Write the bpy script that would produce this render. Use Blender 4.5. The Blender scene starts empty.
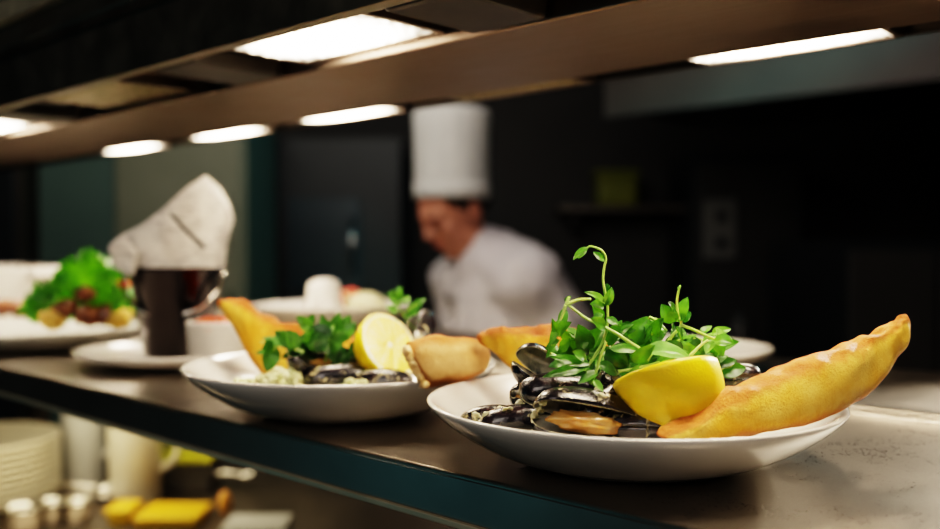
import bpy, bmesh, math, random
from mathutils import Vector, Matrix, noise, Euler
random.seed(7)
PI = math.pi
scn = bpy.context.scene
COL = scn.collection
F = 914.0                      # focal length in pixels (35 mm on 36 mm, 940 px wide)
CAMZ = 0.133                   # camera height above the pass shelf (z = 0)
PITCH = math.atan(16.5 / F)
FLOOR = -1.37
D = Vector((-0.731, 0.682, 0)).normalized()   # along the pass
N = Vector((D.y, -D.x, 0))                    # across the pass, away from the camera

def P(s, m, z=0.0):
    v = D * s + N * m
    return Vector((v.x, v.y, z))

def at(px, py, Y):
    """world point seen at px,py at depth Y"""
    x = (px - 470) / F; y = (264.5 - py) / F
    d = Vector((x, math.cos(PITCH) + y * math.sin(PITCH), y * math.cos(PITCH) - math.sin(PITCH)))
    k = Y / d.y
    return Vector((d.x * k, Y, CAMZ + d.z * k))

# ------------------------------------------------------------------ materials
MATS = {}
def newmat(name):
    m = bpy.data.materials.new(name); m.use_nodes = True
    nt = m.node_tree
    b = nt.nodes['Principled BSDF']
    MATS[name] = m
    return m, nt, b

def nd(nt, t, **kw):
    n = nt.nodes.new(t)
    for k, v in kw.items():
        if k in n.inputs: n.inputs[k].default_value = v
        else: setattr(n, k, v)
    return n

def ramp(nt, src, stops, interp='LINEAR'):
    r = nt.nodes.new('ShaderNodeValToRGB'); r.color_ramp.interpolation = interp
    e = r.color_ramp.elements
    while len(e) < len(stops): e.new(0.5)
    for el, (p, c) in zip(e, stops):
        el.position = p; el.color = (*c, 1) if len(c) == 3 else c
    nt.links.new(src, r.inputs[0])
    return r.outputs[0]

def coords(nt, scale=(1, 1, 1), rot=(0, 0, 0), kind='Object'):
    tc = nt.nodes.new('ShaderNodeTexCoord')
    mp = nt.nodes.new('ShaderNodeMapping')
    mp.inputs['Scale'].default_value = scale
    mp.inputs['Rotation'].default_value = rot
    nt.links.new(tc.outputs[kind], mp.inputs[0])
    return mp.outputs[0]

def noise_tex(nt, vec, scale, detail=4, rough=0.55, dist=0.0):
    n = nt.nodes.new('ShaderNodeTexNoise')
    n.inputs['Scale'].default_value = scale
    n.inputs['Detail'].default_value = detail
    n.inputs['Roughness'].default_value = rough
    n.inputs['Distortion'].default_value = dist
    nt.links.new(vec, n.inputs['Vector'])
    return n.outputs['Fac']

def bump(nt, b, h, strength=0.3, dist=0.001):
    bp = nt.nodes.new('ShaderNodeBump')
    bp.inputs['Strength'].default_value = strength
    bp.inputs['Distance'].default_value = dist
    nt.links.new(h, bp.inputs['Height'])
    nt.links.new(bp.outputs[0], b.inputs['Normal'])

def mat_noise(name, c1, c2, scale=20, rough=0.5, metal=0.0, bumps=0.2, bdist=0.001, sss=0, spec=0.5, coat=0, stops=(0.35, 0.65), mapscale=(1, 1, 1), kind='Object'):
    m, nt, b = newmat(name)
    v = coords(nt, mapscale, kind=kind)
    f = noise_tex(nt, v, scale)
    nt.links.new(ramp(nt, f, [(stops[0], c1), (stops[1], c2)]), b.inputs['Base Color'])
    b.inputs['Roughness'].default_value = rough
    b.inputs['Metallic'].default_value = metal
    b.inputs['Specular IOR Level'].default_value = spec
    b.inputs['Coat Weight'].default_value = coat
    b.inputs['Coat Roughness'].default_value = 0.1
    if sss:
        b.inputs['Subsurface Weight'].default_value = sss
        b.inputs['Subsurface Radius'].default_value = (0.01, 0.006, 0.003)
        b.inputs['Subsurface Scale'].default_value = 0.5
    if bumps: bump(nt, b, f, bumps, bdist)
    return m

def mat_steel(name, col, rough, streak=(6, 420, 6), var=0.12, spot=0.0):
    m, nt, b = newmat(name)
    # brushed along the pass direction
    v = coords(nt, streak, (0, 0, 0))
    rot = nt.nodes.new('ShaderNodeVectorRotate'); rot.rotation_type = 'Z_AXIS'
    tc = nt.nodes.new('ShaderNodeTexCoord')
    rot.inputs['Angle'].default_value = -math.atan2(D.y, D.x)
    nt.links.new(tc.outputs['Object'], rot.inputs['Vector'])
    mp = nt.nodes.new('ShaderNodeMapping'); mp.inputs['Scale'].default_value = streak
    nt.links.new(rot.outputs[0], mp.inputs[0])
    f = noise_tex(nt, mp.outputs[0], 3, 4, 0.6)
    g = noise_tex(nt, coords(nt), 14, 5, 0.65, 0.6)
    mix = nt.nodes.new('ShaderNodeMath'); mix.operation = 'MULTIPLY_ADD'
    nt.links.new(g, mix.inputs[0]); mix.inputs[1].default_value = 0.6; nt.links.new(f, mix.inputs[2])
    r = nt.nodes.new('ShaderNodeMapRange'); r.inputs['From Min'].default_value = 0.5; r.inputs['From Max'].default_value = 1.1
    r.inputs['To Min'].default_value = max(0.05, rough - var); r.inputs['To Max'].default_value = rough + var
    nt.links.new(mix.outputs[0], r.inputs['Value']); nt.links.new(r.outputs[0], b.inputs['Roughness'])
    c0 = tuple(x * 0.88 for x in col)
    nt.links.new(ramp(nt, g, [(0.35, c0), (0.65, col)]), b.inputs['Base Color'])
    b.inputs['Metallic'].default_value = 1
    # scratches
    h = noise_tex(nt, coords(nt, (1, 1, 1)), 240, 6, 0.8, 2.5)
    add = nt.nodes.new('ShaderNodeMath'); add.operation = 'ADD'
    nt.links.new(f, add.inputs[0]); nt.links.new(h, add.inputs[1])
    bump(nt, b, add.outputs[0], 0.22, 0.0004)
    return m

steel_shelf = mat_steel('shelf_steel', (0.32, 0.285, 0.24), 0.31, streak=(160, 260, 160), var=0.06)
steel_dark = mat_steel('dark_steel', (0.20, 0.165, 0.13), 0.42)
steel_fascia = mat_steel('fascia_steel', (0.22, 0.20, 0.16), 0.5)
rail_m = mat_steel('rail_steel', (0.75, 0.68, 0.52), 0.6)
face_m = mat_noise('edge_steel', (0.20, 0.19, 0.17), (0.26, 0.25, 0.22), 8, 0.34, 0.9, 0)
rear_fascia_m = mat_steel('rear_fascia_steel', (0.05, 0.045, 0.042), 0.5)
steel_beam = mat_steel('beam_steel', (0.24, 0.18, 0.14), 0.42)
steel_bucket = mat_noise('bucket_steel', (0.03, 0.024, 0.026), (0.045, 0.038, 0.038), 6, 0.10, 1.0, 0)
steel_polish = mat_noise('polished_steel', (0.62, 0.58, 0.54), (0.7, 0.66, 0.62), 6, 0.12, 1.0, 0)
black_metal = mat_noise('black_metal', (0.012, 0.01, 0.008), (0.03, 0.025, 0.02), 30, 0.45, 0.3, 0.1)
chrome = mat_noise('chrome', (0.75, 0.7, 0.62), (0.8, 0.76, 0.7), 8, 0.1, 1.0, 0)

def mat_porcelain(name, col, rough=0.12):
    m, nt, b = newmat(name)
    f = noise_tex(nt, coords(nt), 25, 3)
    c0 = tuple(x * 0.95 for x in col)
    nt.links.new(ramp(nt, f, [(0.3, c0), (0.7, col)]), b.inputs['Base Color'])
    b.inputs['Roughness'].default_value = rough
    b.inputs['Coat Weight'].default_value = 0.5
    b.inputs['Coat Roughness'].default_value = 0.06
    return m
porcelain = mat_porcelain('white_porcelain', (0.80, 0.77, 0.71))
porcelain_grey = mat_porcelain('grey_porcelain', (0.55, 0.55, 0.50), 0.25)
porcelain_cream = mat_porcelain('cream_porcelain', (0.72, 0.66, 0.5), 0.3)
white_plastic = mat_noise('white_plastic', (0.6, 0.6, 0.56), (0.68, 0.67, 0.62), 10, 0.4, 0, 0.0)
yellow_plastic = mat_noise('yellow_plastic', (0.75, 0.42, 0.008), (0.8, 0.5, 0.012), 10, 0.4, 0, 0.0)
yellow_green_plastic = mat_noise('lime_yellow_plastic', (0.50, 0.50, 0.01), (0.6, 0.58, 0.02), 10, 0.4, 0, 0.0)
orange_plastic = mat_noise('orange_plastic', (0.8, 0.35, 0.05), (0.85, 0.42, 0.08), 10, 0.4, 0, 0.0)

def mat_leaf(name, cd, cl, back):
    m, nt, b = newmat(name)
    v = coords(nt)
    f = noise_tex(nt, v, 55, 4, 0.6)
    g = noise_tex(nt, v, 320, 3, 0.6)
    c = ramp(nt, f, [(0.3, cd), (0.55, cl), (0.8, back)])
    nt.links.new(c, b.inputs['Base Color'])
    b.inputs['Roughness'].default_value = 0.34
    b.inputs['Specular IOR Level'].default_value = 0.5
    bump(nt, b, g, 0.25, 0.0008)
    tr = nt.nodes.new('ShaderNodeBsdfTranslucent')
    hs = nt.nodes.new('ShaderNodeHueSaturation'); hs.inputs['Value'].default_value = 1.6; hs.inputs['Saturation'].default_value = 1.15
    hs.inputs['Hue'].default_value = 0.49
    nt.links.new(c, hs.inputs['Color']); nt.links.new(hs.outputs[0], tr.inputs['Color'])
    mx = nt.nodes.new('ShaderNodeMixShader'); mx.inputs[0].default_value = 0.30
    out = nt.nodes['Material Output']
    nt.links.new(b.outputs[0], mx.inputs[1]); nt.links.new(tr.outputs[0], mx.inputs[2])
    nt.links.new(mx.outputs[0], out.inputs['Surface'])
    return m
leaf_a = mat_leaf('pea_leaf_green', (0.014, 0.075, 0.005), (0.06, 0.21, 0.018), (0.16, 0.36, 0.06))
leaf_pale = mat_leaf('pea_leaf_pale', (0.07, 0.24, 0.04), (0.15, 0.36, 0.09), (0.25, 0.48, 0.15))
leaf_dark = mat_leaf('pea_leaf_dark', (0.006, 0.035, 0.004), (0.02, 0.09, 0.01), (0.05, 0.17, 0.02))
lettuce_m = mat_leaf('lettuce_green', (0.015, 0.12, 0.004), (0.07, 0.32, 0.01), (0.18, 0.52, 0.025))
stem_m = mat_noise('pea_stem', (0.20, 0.42, 0.05), (0.38, 0.60, 0.14), 40, 0.35, 0, 0.1, sss=0.2)
stem_pale = mat_noise('pea_stem_pale', (0.28, 0.50, 0.10), (0.46, 0.64, 0.22), 40, 0.35, 0, 0.1, sss=0.2)

# lemon
def mat_peel():
    m, nt, b = newmat('lemon_peel')
    v = coords(nt)
    f = noise_tex(nt, v, 30, 3)
    nt.links.new(ramp(nt, f, [(0.3, (0.88, 0.58, 0.005)), (0.7, (0.95, 0.70, 0.015))]), b.inputs['Base Color'])
    b.inputs['Roughness'].default_value = 0.38
    b.inputs['Subsurface Weight'].default_value = 0.15
    b.inputs['Subsurface Radius'].default_value = (0.01, 0.007, 0.001)
    b.inputs['Subsurface Scale'].default_value = 0.4
    vo = nt.nodes.new('ShaderNodeTexVoronoi'); vo.inputs['Scale'].default_value = 620
    nt.links.new(v, vo.inputs['Vector'])
    bump(nt, b, vo.outputs['Distance'], 0.22, 0.0006)
    return m
peel_m = mat_peel()
def mat_flesh():
    m, nt, b = newmat('lemon_flesh')
    tc = nt.nodes.new('ShaderNodeTexCoord')
    sx = nt.nodes.new('ShaderNodeSeparateXYZ'); nt.links.new(tc.outputs['Object'], sx.inputs[0])
    ang = nd(nt, 'ShaderNodeMath', operation='ARCTAN2'); nt.links.new(sx.outputs[1], ang.inputs[0]); nt.links.new(sx.outputs[0], ang.inputs[1])
    mul = nd(nt, 'ShaderNodeMath', operation='MULTIPLY'); nt.links.new(ang.outputs[0], mul.inputs[0]); mul.inputs[1].default_value = 4.5
    cs = nd(nt, 'ShaderNodeMath', operation='COSINE'); nt.links.new(mul.outputs[0], cs.inputs[0])
    ab = nd(nt, 'ShaderNodeMath', operation='ABSOLUTE'); nt.links.new(cs.outputs[0], ab.inputs[0])
    seg = ramp(nt, ab.outputs[0], [(0.03, (0.93, 0.80, 0.30)), (0.12, (0.90, 0.66, 0.07))])
    ln = nd(nt, 'ShaderNodeVectorMath', operation='LENGTH'); nt.links.new(tc.outputs['Object'], ln.inputs[0])
    rr = nd(nt, 'ShaderNodeMath', operation='MULTIPLY'); nt.links.new(ln.outputs['Value'], rr.inputs[0]); rr.inputs[1].default_value = 30
    mask = ramp(nt, rr.outputs[0], [(0.05, (1, 1, 1)), (0.09, (0, 0, 0)), (0.70, (0, 0, 0)), (0.75, (1, 1, 1))])
    mx = nt.nodes.new('ShaderNodeMix'); mx.data_type = 'RGBA'
    nt.links.new(mask, mx.inputs['Factor']); nt.links.new(seg, mx.inputs['A']); mx.inputs['B'].default_value = (0.95, 0.88, 0.55, 1)
    nt.links.new(mx.outputs['Result'], b.inputs['Base Color'])
    b.inputs['Roughness'].default_value = 0.22
    g = noise_tex(nt, coords(nt), 260, 3)
    bump(nt, b, g, 0.5, 0.001)
    b.inputs['Subsurface Weight'].default_value = 0.25
    b.inputs['Subsurface Radius'].default_value = (0.01, 0.007, 0.002)
    b.inputs['Subsurface Scale'].default_value = 0.4
    return m
flesh_m = mat_flesh()

def mat_bread(name, face1, face2, crust1, crust2, burn=0.0):
    m, nt, b = newmat(name)
    v = coords(nt)
    f = noise_tex(nt, v, 38, 5, 0.6, 0.4)
    g = noise_tex(nt, v, 75, 6, 0.7)
    fine = noise_tex(nt, v, 700, 4, 0.7)
    face = ramp(nt, f, [(0.36, face1), (0.62, face2)])
    crust = ramp(nt, g, [(0.3, crust1), (0.68, crust2)])
    at_ = nt.nodes.new('ShaderNodeAttribute'); at_.attribute_name = 'crust'
    ad = nd(nt, 'ShaderNodeMath', operation='MULTIPLY_ADD'); nt.links.new(g, ad.inputs[0]); ad.inputs[1].default_value = 0.9; nt.links.new(at_.outputs['Fac'], ad.inputs[2])
    mk = ramp(nt, ad.outputs[0], [(0.58, (0, 0, 0)), (0.92, (1, 1, 1))])
    mx = nt.nodes.new('ShaderNodeMix'); mx.data_type = 'RGBA'
    nt.links.new(mk, mx.inputs['Factor']); nt.links.new(face, mx.inputs['A']); nt.links.new(crust, mx.inputs['B'])
    nt.links.new(mx.outputs['Result'], b.inputs['Base Color'])
    b.inputs['Roughness'].default_value = 0.58
    b.inputs['Specular IOR Level'].default_value = 0.3
    ad2 = nd(nt, 'ShaderNodeMath', operation='MULTIPLY_ADD'); nt.links.new(g, ad2.inputs[0]); ad2.inputs[1].default_value = 1.5; nt.links.new(fine, ad2.inputs[2])
    bump(nt, b, ad2.outputs[0], 0.6, 0.0025)
    return m
bread_m = mat_bread('toasted_bread', (0.74, 0.37, 0.02), (0.85, 0.56, 0.12), (0.36, 0.085, 0.008), (0.66, 0.24, 0.04))
bread_pale = mat_bread('pale_crust', (0.72, 0.38, 0.12), (0.82, 0.50, 0.20), (0.42, 0.12, 0.02), (0.66, 0.27, 0.06))
bread_orange = mat_bread('browned_toast', (0.76, 0.35, 0.018), (0.84, 0.50, 0.07), (0.26, 0.05, 0.004), (0.56, 0.16, 0.012))
crumb_m = mat_noise('bread_crumb', (0.80, 0.48, 0.16), (0.9, 0.66, 0.34), 240, 0.7, 0, 0.6, 0.002)

def mat_shell():
    m, nt, b = newmat('mussel_shell')
    tc = nt.nodes.new('ShaderNodeTexCoord')
    # growth bands: distance from the umbo (local origin at the pointed end)
    ln = nd(nt, 'ShaderNodeVectorMath', operation='LENGTH'); nt.links.new(tc.outputs['Object'], ln.inputs[0])
    n1 = noise_tex(nt, tc.outputs['Object'], 60, 4, 0.6)
    md = nd(nt, 'ShaderNodeMath', operation='MULTIPLY_ADD'); nt.links.new(n1, md.inputs[0]); md.inputs[1].default_value = 0.012; nt.links.new(ln.outputs['Value'], md.inputs[2])
    mu = nd(nt, 'ShaderNodeMath', operation='MULTIPLY'); nt.links.new(md.outputs[0], mu.inputs[0]); mu.inputs[1].default_value = 700
    sn = nd(nt, 'ShaderNodeMath', operation='SINE'); nt.links.new(mu.outputs[0], sn.inputs[0])
    base = ramp(nt, n1, [(0.35, (0.003, 0.0035, 0.007)), (0.58, (0.009, 0.007, 0.010)), (0.75, (0.03, 0.013, 0.014))])
    oi = nt.nodes.new('ShaderNodeTexCoord')
    vadd = nd(nt, 'ShaderNodeVectorMath', operation='ADD')
    inf = nt.nodes.new('ShaderNodeObjectInfo')
    nt.links.new(tc.outputs['Object'], vadd.inputs[0]); nt.links.new(inf.outputs['Location'], vadd.inputs[1])
    n2 = noise_tex(nt, vadd.outputs[0], 75, 5, 0.7, 1.4)
    sm = ramp(nt, n2, [(0.585, (0, 0, 0)), (0.66, (1, 1, 1))])
    mx = nt.nodes.new('ShaderNodeMix'); mx.data_type = 'RGBA'
    nt.links.new(sm, mx.inputs['Factor']); nt.links.new(base, mx.inputs['A']); mx.inputs['B'].default_value = (0.42, 0.36, 0.20, 1)
    nt.links.new(mx.outputs['Result'], b.inputs['Base Color'])
    b.inputs['Roughness'].default_value = 0.2
    b.inputs['Specular IOR Level'].default_value = 0.4
    b.inputs['Coat Weight'].default_value = 0.5; b.inputs['Coat Roughness'].default_value = 0.08
    hh = nd(nt, 'ShaderNodeMath', operation='MULTIPLY_ADD'); nt.links.new(sn.outputs[0], hh.inputs[0]); hh.inputs[1].default_value = 0.12; nt.links.new(n2, hh.inputs[2])
    bump(nt, b, hh.outputs[0], 0.45, 0.002)
    return m
shell_m = mat_shell()
shell_in = mat_noise('shell_inside', (0.05, 0.06, 0.075), (0.38, 0.37, 0.30), 60, 0.2, 0, 0.2, 0.001, coat=0.5, stops=(0.42, 0.6))
shell_edge = mat_noise('shell_edge', (0.30, 0.27, 0.15), (0.55, 0.5, 0.32), 60, 0.4, 0, 0.2)
meat_m = mat_noise('mussel_meat', (0.52, 0.22, 0.03), (0.60, 0.42, 0.18), 60, 0.25, 0, 0.4, 0.002, sss=0.2, coat=0.4)
sauce_m = mat_noise('cream_sauce', (0.40, 0.38, 0.19), (0.72, 0.68, 0.47), 110, 0.25, 0, 0.5, 0.002, sss=0.1, coat=0.4)
chop_m = mat_noise('chopped_onion', (0.50, 0.52, 0.20), (0.80, 0.78, 0.48), 90, 0.35, 0, 0.3, sss=0.15)
meatball_m = mat_noise('seared_meat', (0.12, 0.035, 0.012), (0.36, 0.13, 0.05), 90, 0.4, 0, 0.5, 0.002)
potato_m = mat_noise('roast_potato', (0.75, 0.42, 0.04), (0.85, 0.55, 0.12), 70, 0.4, 0, 0.4)
tomato_m = mat_noise('tomato_red', (0.55, 0.05, 0.015), (0.75, 0.12, 0.03), 50, 0.25, 0, 0.1, coat=0.4)
onion_m = mat_noise('pale_onion', (0.66, 0.62, 0.34), (0.8, 0.76, 0.5), 40, 0.35, 0, 0.1, sss=0.1)
skin_m = mat_noise('skin', (0.50, 0.20, 0.13), (0.58, 0.26, 0.17), 30, 0.5, 0, 0.05, sss=0.1)
hair_m = mat_noise('hair_dark', (0.006, 0.004, 0.003), (0.02, 0.012, 0.008), 80, 0.5, 0, 0.4)
cloth_white = mat_noise('chef_cloth', (0.58, 0.54, 0.56), (0.68, 0.64, 0.65), 12, 0.8, 0, 0.4, 0.01)
hat_m = mat_noise('hat_cloth', (0.60, 0.60, 0.57), (0.68, 0.67, 0.63), 12, 0.8, 0, 0.2, 0.004)
trouser_m = mat_noise('trouser_cloth', (0.02, 0.02, 0.025), (0.05, 0.05, 0.06), 30, 0.8, 0, 0.2)
lip_m = mat_noise('lips', (0.4, 0.1, 0.08), (0.45, 0.13, 0.1), 30, 0.4, 0, 0)
eye_m = mat_noise('eye', (0.02, 0.015, 0.01), (0.5, 0.5, 0.48), 60, 0.2, 0, 0)

def mat_emit(name, col, strength, pattern=True, half=0.044):
    m, nt, b = newmat(name)
    nt.nodes.remove(b)
    em = nt.nodes.new('ShaderNodeEmission'); em.inputs['Color'].default_value = (*col, 1)
    if pattern:
        tc = nt.nodes.new('ShaderNodeTexCoord')
        vo = nt.nodes.new('ShaderNodeTexVoronoi'); vo.inputs['Scale'].default_value = 150; vo.inputs['Randomness'].default_value = 0.25
        nt.links.new(tc.outputs['Object'], vo.inputs['Vector'])
        r = nt.nodes.new('ShaderNodeMapRange'); r.inputs['From Max'].default_value = 0.7
        r.inputs['To Min'].default_value = 1.3; r.inputs['To Max'].default_value = 0.12
        nt.links.new(vo.outputs['Distance'], r.inputs['Value'])
        mp = nt.nodes.new('ShaderNodeMapping'); mp.inputs['Scale'].default_value = (1 / 0.072, 1 / half, 0)
        nt.links.new(tc.outputs['Object'], mp.inputs[0])
        ln = nd(nt, 'ShaderNodeVectorMath', operation='LENGTH'); nt.links.new(mp.outputs[0], ln.inputs[0])
        # the tube behind the glass: hot along the middle, weak at the rim
        f = nt.nodes.new('ShaderNodeMapRange'); f.interpolation_type = 'SMOOTHSTEP'
        f.inputs['From Min'].default_value = 1.3; f.inputs['From Max'].default_value = 0.35
        f.inputs['To Min'].default_value = strength * 0.018; f.inputs['To Max'].default_value = strength
        nt.links.new(ln.outputs['Value'], f.inputs['Value'])
        mu = nd(nt, 'ShaderNodeMath', operation='MULTIPLY'); nt.links.new(r.outputs[0], mu.inputs[0]); nt.links.new(f.outputs[0], mu.inputs[1])
        nt.links.new(mu.outputs[0], em.inputs['Strength'])
    else:
        em.inputs['Strength'].default_value = strength
    nt.links.new(em.outputs[0], nt.nodes['Material Output'].inputs['Surface'])
    return m
LAMPC = (1.0, 0.80, 0.58)
glow_hot = mat_emit('lamp_glow', LAMPC, 150)
glow_far = mat_emit('far_lamp_glow', LAMPC, 170, half=0.036)
glow_tube = mat_emit('lamp_tube_glow', LAMPC, 120, False)
glow_side = mat_emit('lamp_reflector_glow', (1.0, 0.70, 0.40), 3.5, False)
glass_off = mat_noise('lamp_glass_unlit', (0.30, 0.24, 0.12), (0.6, 0.5, 0.3), 140, 0.25, 0.3, 0.8, 0.003)

wall_dark = mat_noise('wall_dark', (0.020, 0.019, 0.017), (0.032, 0.030, 0.026), 3, 0.6, 0, 0.1, kind='Object')
ceil_dark = mat_noise('ceiling_dark', (0.03, 0.028, 0.025), (0.04, 0.037, 0.033), 3, 0.7, 0, 0)
floor_m = mat_noise('floor_tile', (0.05, 0.045, 0.04), (0.08, 0.07, 0.06), 6, 0.4, 0, 0.1)
panel_olive = mat_noise('olive_steel', (0.20, 0.215, 0.155), (0.24, 0.25, 0.185), 3, 0.55, 0.1, 0)
panel_teal = mat_noise('teal_steel', (0.085, 0.14, 0.125), (0.10, 0.16, 0.14), 3, 0.5, 0.1, 0)
panel_dark = mat_noise('dark_cabinet', (0.012, 0.016, 0.018), (0.02, 0.025, 0.028), 3, 0.45, 0.2, 0)
panel_blue = mat_noise('blue_black_glass', (0.010, 0.028, 0.038), (0.014, 0.036, 0.048), 3, 0.3, 0.1, 0)
panel_grey = mat_noise('grey_cabinet', (0.055, 0.052, 0.046), (0.07, 0.065, 0.058), 3, 0.45, 0.2, 0)
hood_m = mat_noise('hood_steel', (0.06, 0.055, 0.052), (0.085, 0.078, 0.07), 2.5, 0.5, 0.3, 0)
socket_m = mat_noise('socket_plate', (0.16, 0.16, 0.15), (0.19, 0.19, 0.175), 5, 0.5, 0, 0)
black_m = mat_noise('black_plastic', (0.008, 0.008, 0.008), (0.015, 0.014, 0.013), 10, 0.5, 0, 0)

def mat_paper():
    m, nt, b = newmat('newsprint')
    tc = nt.nodes.new('ShaderNodeTexCoord')
    mp = nt.nodes.new('ShaderNodeMapping'); mp.inputs['Rotation'].default_value = (0.3, 0.9, 0.2); mp.inputs['Scale'].default_value = (40, 40, 420)
    nt.links.new(tc.outputs['Object'], mp.inputs[0])
    n = nt.nodes.new('ShaderNodeTexNoise'); n.inputs['Scale'].default_value = 1.5; n.inputs['Detail'].default_value = 4
    nt.links.new(mp.outputs[0], n.inputs['Vector'])
    big = noise_tex(nt, coords(nt), 26, 3, 0.6)
    lines = ramp(nt, n.outputs['Fac'], [(0.42, (0.40, 0.38, 0.36)), (0.55, (0.80, 0.76, 0.70))])
    plain = nt.nodes.new('ShaderNodeRGB'); plain.outputs[0].default_value = (0.80, 0.76, 0.70, 1)
    mk = ramp(nt, big, [(0.42, (0, 0, 0)), (0.55, (1, 1, 1))])
    mx = nt.nodes.new('ShaderNodeMix'); mx.data_type = 'RGBA'
    nt.links.new(mk, mx.inputs['Factor']); nt.links.new(plain.outputs[0], mx.inputs['A']); nt.links.new(lines, mx.inputs['B'])
    nt.links.new(mx.outputs['Result'], b.inputs['Base Color']); b.inputs['Roughness'].default_value = 0.7
    bump(nt, b, big, 0.4, 0.004)
    return m
paper_m = mat_paper()

# ------------------------------------------------------------------ object helpers
def mesh_obj(name, verts, faces, mats, parent=None, world=True, smooth=True, fmats=None, attr=None):
    """verts in world space; with a parent Empty they become relative to it"""
    me = bpy.data.meshes.new(name)
    if parent is not None and world:
        o_ = Vector(parent['_o']) if '_o' in parent else parent.location
        verts = [Vector(v) - o_ for v in verts]
    me.from_pydata([tuple(v) for v in verts], [], faces)
    me.validate(); me.update()
    for m in (mats if isinstance(mats, (list, tuple)) else [mats]): me.materials.append(m)
    if fmats and len(me.polygons) == len(fmats):
        for p, k in zip(me.polygons, fmats): p.material_index = k
    if smooth:
        for p in me.polygons: p.use_smooth = True
    if attr and len(me.vertices) == len(attr):
        a = me.attributes.new('crust', 'FLOAT', 'POINT')
        for i, v in enumerate(attr): a.data[i].value = v
    bm = bmesh.new(); bm.from_mesh(me); bmesh.ops.recalc_face_normals(bm, faces=bm.faces); bm.to_mesh(me); bm.free()
    o = bpy.data.objects.new(name, me); COL.objects.link(o)
    if parent is not None: o.parent = parent
    return o

def tag(o, label=None, cat=None, group=None, kind=None):
    if label: o['label'] = label
    if cat: o['category'] = cat
    if group: o['group'] = group
    if kind: o['kind'] = kind
    return o

def thing(name, label, cat, loc, group=None, rot=None):
    o = bpy.data.objects.new(name, None); COL.objects.link(o)
    o.empty_display_size = 0.02
    o.location = loc
    if rot is not None: o.rotation_euler = rot
    return tag(o, label, cat, group)

def bevel(o, w=0.002, seg=2):
    md = o.modifiers.new('bevel', 'BEVEL'); md.width = w; md.segments = seg; md.limit_method = 'ANGLE'
    md.harden_normals = False
    return o

def box_vf(c, ax, ay, az, hx, hy, hz):
    vs = []
    for x in (-1, 1):
        for y in (-1, 1):
            for z in (-1, 1):
                vs.append(c + ax * hx * x + ay * hy * y + az * hz * z)
    fs = [(0, 1, 3, 2), (4, 6, 7, 5), (0, 4, 5, 1), (2, 3, 7, 6), (0, 2, 6, 4), (1, 5, 7, 3)]
    return vs, fs

X_, Y_, Z_ = Vector((1, 0, 0)), Vector((0, 1, 0)), Vector((0, 0, 1))
def join(parts):
    V, Fc = [], []
    for vs, fs in parts:
        k = len(V); V += list(vs); Fc += [tuple(i + k for i in f) for f in fs]
    return V, Fc

def sm_box(s0, s1, m0, m1, z0, z1):
    """box in pass coordinates"""
    return box_vf(P((s0 + s1) / 2, (m0 + m1) / 2, (z0 + z1) / 2), D, N, Z_, abs(s1 - s0) / 2, abs(m1 - m0) / 2, abs(z1 - z0) / 2)
def xy_box(x0, x1, y0, y1, z0, z1):
    return box_vf(Vector(((x0 + x1) / 2, (y0 + y1) / 2, (z0 + z1) / 2)), X_, Y_, Z_, (x1 - x0) / 2, (y1 - y0) / 2, (z1 - z0) / 2)

def lathe_vf(prof, n=64, c=Vector((0, 0, 0)), close_top=False):
    vs, fs = [], []
    rings = []
    for (r, z) in prof:
        if r < 1e-5:
            rings.append([len(vs)]); vs.append(c + Vector((0, 0, z)))
        else:
            k = len(vs); rings.append(list(range(k, k + n)))
            for i in range(n):
                a = 2 * PI * i / n
                vs.append(c + Vector((r * math.cos(a), r * math.sin(a), z)))
    for A, B in zip(rings, rings[1:]):
        if len(A) == 1 and len(B) == 1: continue
        for i in range(n):
            j = (i + 1) % n
            if len(A) == 1: fs.append((A[0], B[i], B[j]))
            elif len(B) == 1: fs.append((A[i], B[0], A[j]))
            else: fs.append((A[i], B[i], B[j], A[j]))
    return vs, fs

def catmull(pts, sub=6):
    if len(pts) < 3:
        return [pts[0].lerp(pts[-1], i / sub) for i in range(sub + 1)]
    out = []
    q = [pts[0] * 2 - pts[1]] + list(pts) + [pts[-1] * 2 - pts[-2]]
    for i in range(1, len(q) - 2):
        p0, p1, p2, p3 = q[i - 1], q[i], q[i + 1], q[i + 2]
        for k in range(sub):
            t = k / sub
            out.append(0.5 * ((2 * p1) + (p2 - p0) * t + (2 * p0 - 5 * p1 + 4 * p2 - p3) * t * t + (3 * p1 - p0 - 3 * p2 + p3) * t ** 3))
    out.append(pts[-1].copy())
    return out

def tube_vf(pts, r0, r1=None, n=8, sub=6, smooth=True):
    if r1 is None: r1 = r0
    pts = [Vector(p) for p in pts]
    path = catmull(pts, sub) if smooth else pts
    vs, fs = [], []
    t = (path[1] - path[0]).normalized()
    u = t.orthogonal().normalized()
    for i, p in enumerate(path):
        if i < len(path) - 1: t = (path[i + 1] - p).normalized() if (path[i + 1] - p).length > 1e-9 else t
        u = (u - t * u.dot(t)); u = u.normalized() if u.length > 1e-6 else t.orthogonal().normalized()
        w = t.cross(u)
        k = i / (len(path) - 1); r = r0 + (r1 - r0) * k
        for j in range(n):
            a = 2 * PI * j / n
            vs.append(p + (u * math.cos(a) + w * math.sin(a)) * r)
    for i in range(len(path) - 1):
        for j in range(n):
            a, b2 = i * n + j, i * n + (j + 1) % n
            fs.append((a, b2, b2 + n, a + n))
    fs.append(tuple(range(n - 1, -1, -1)))
    fs.append(tuple(range(len(vs) - n, len(vs))))
    return vs, fs

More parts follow.
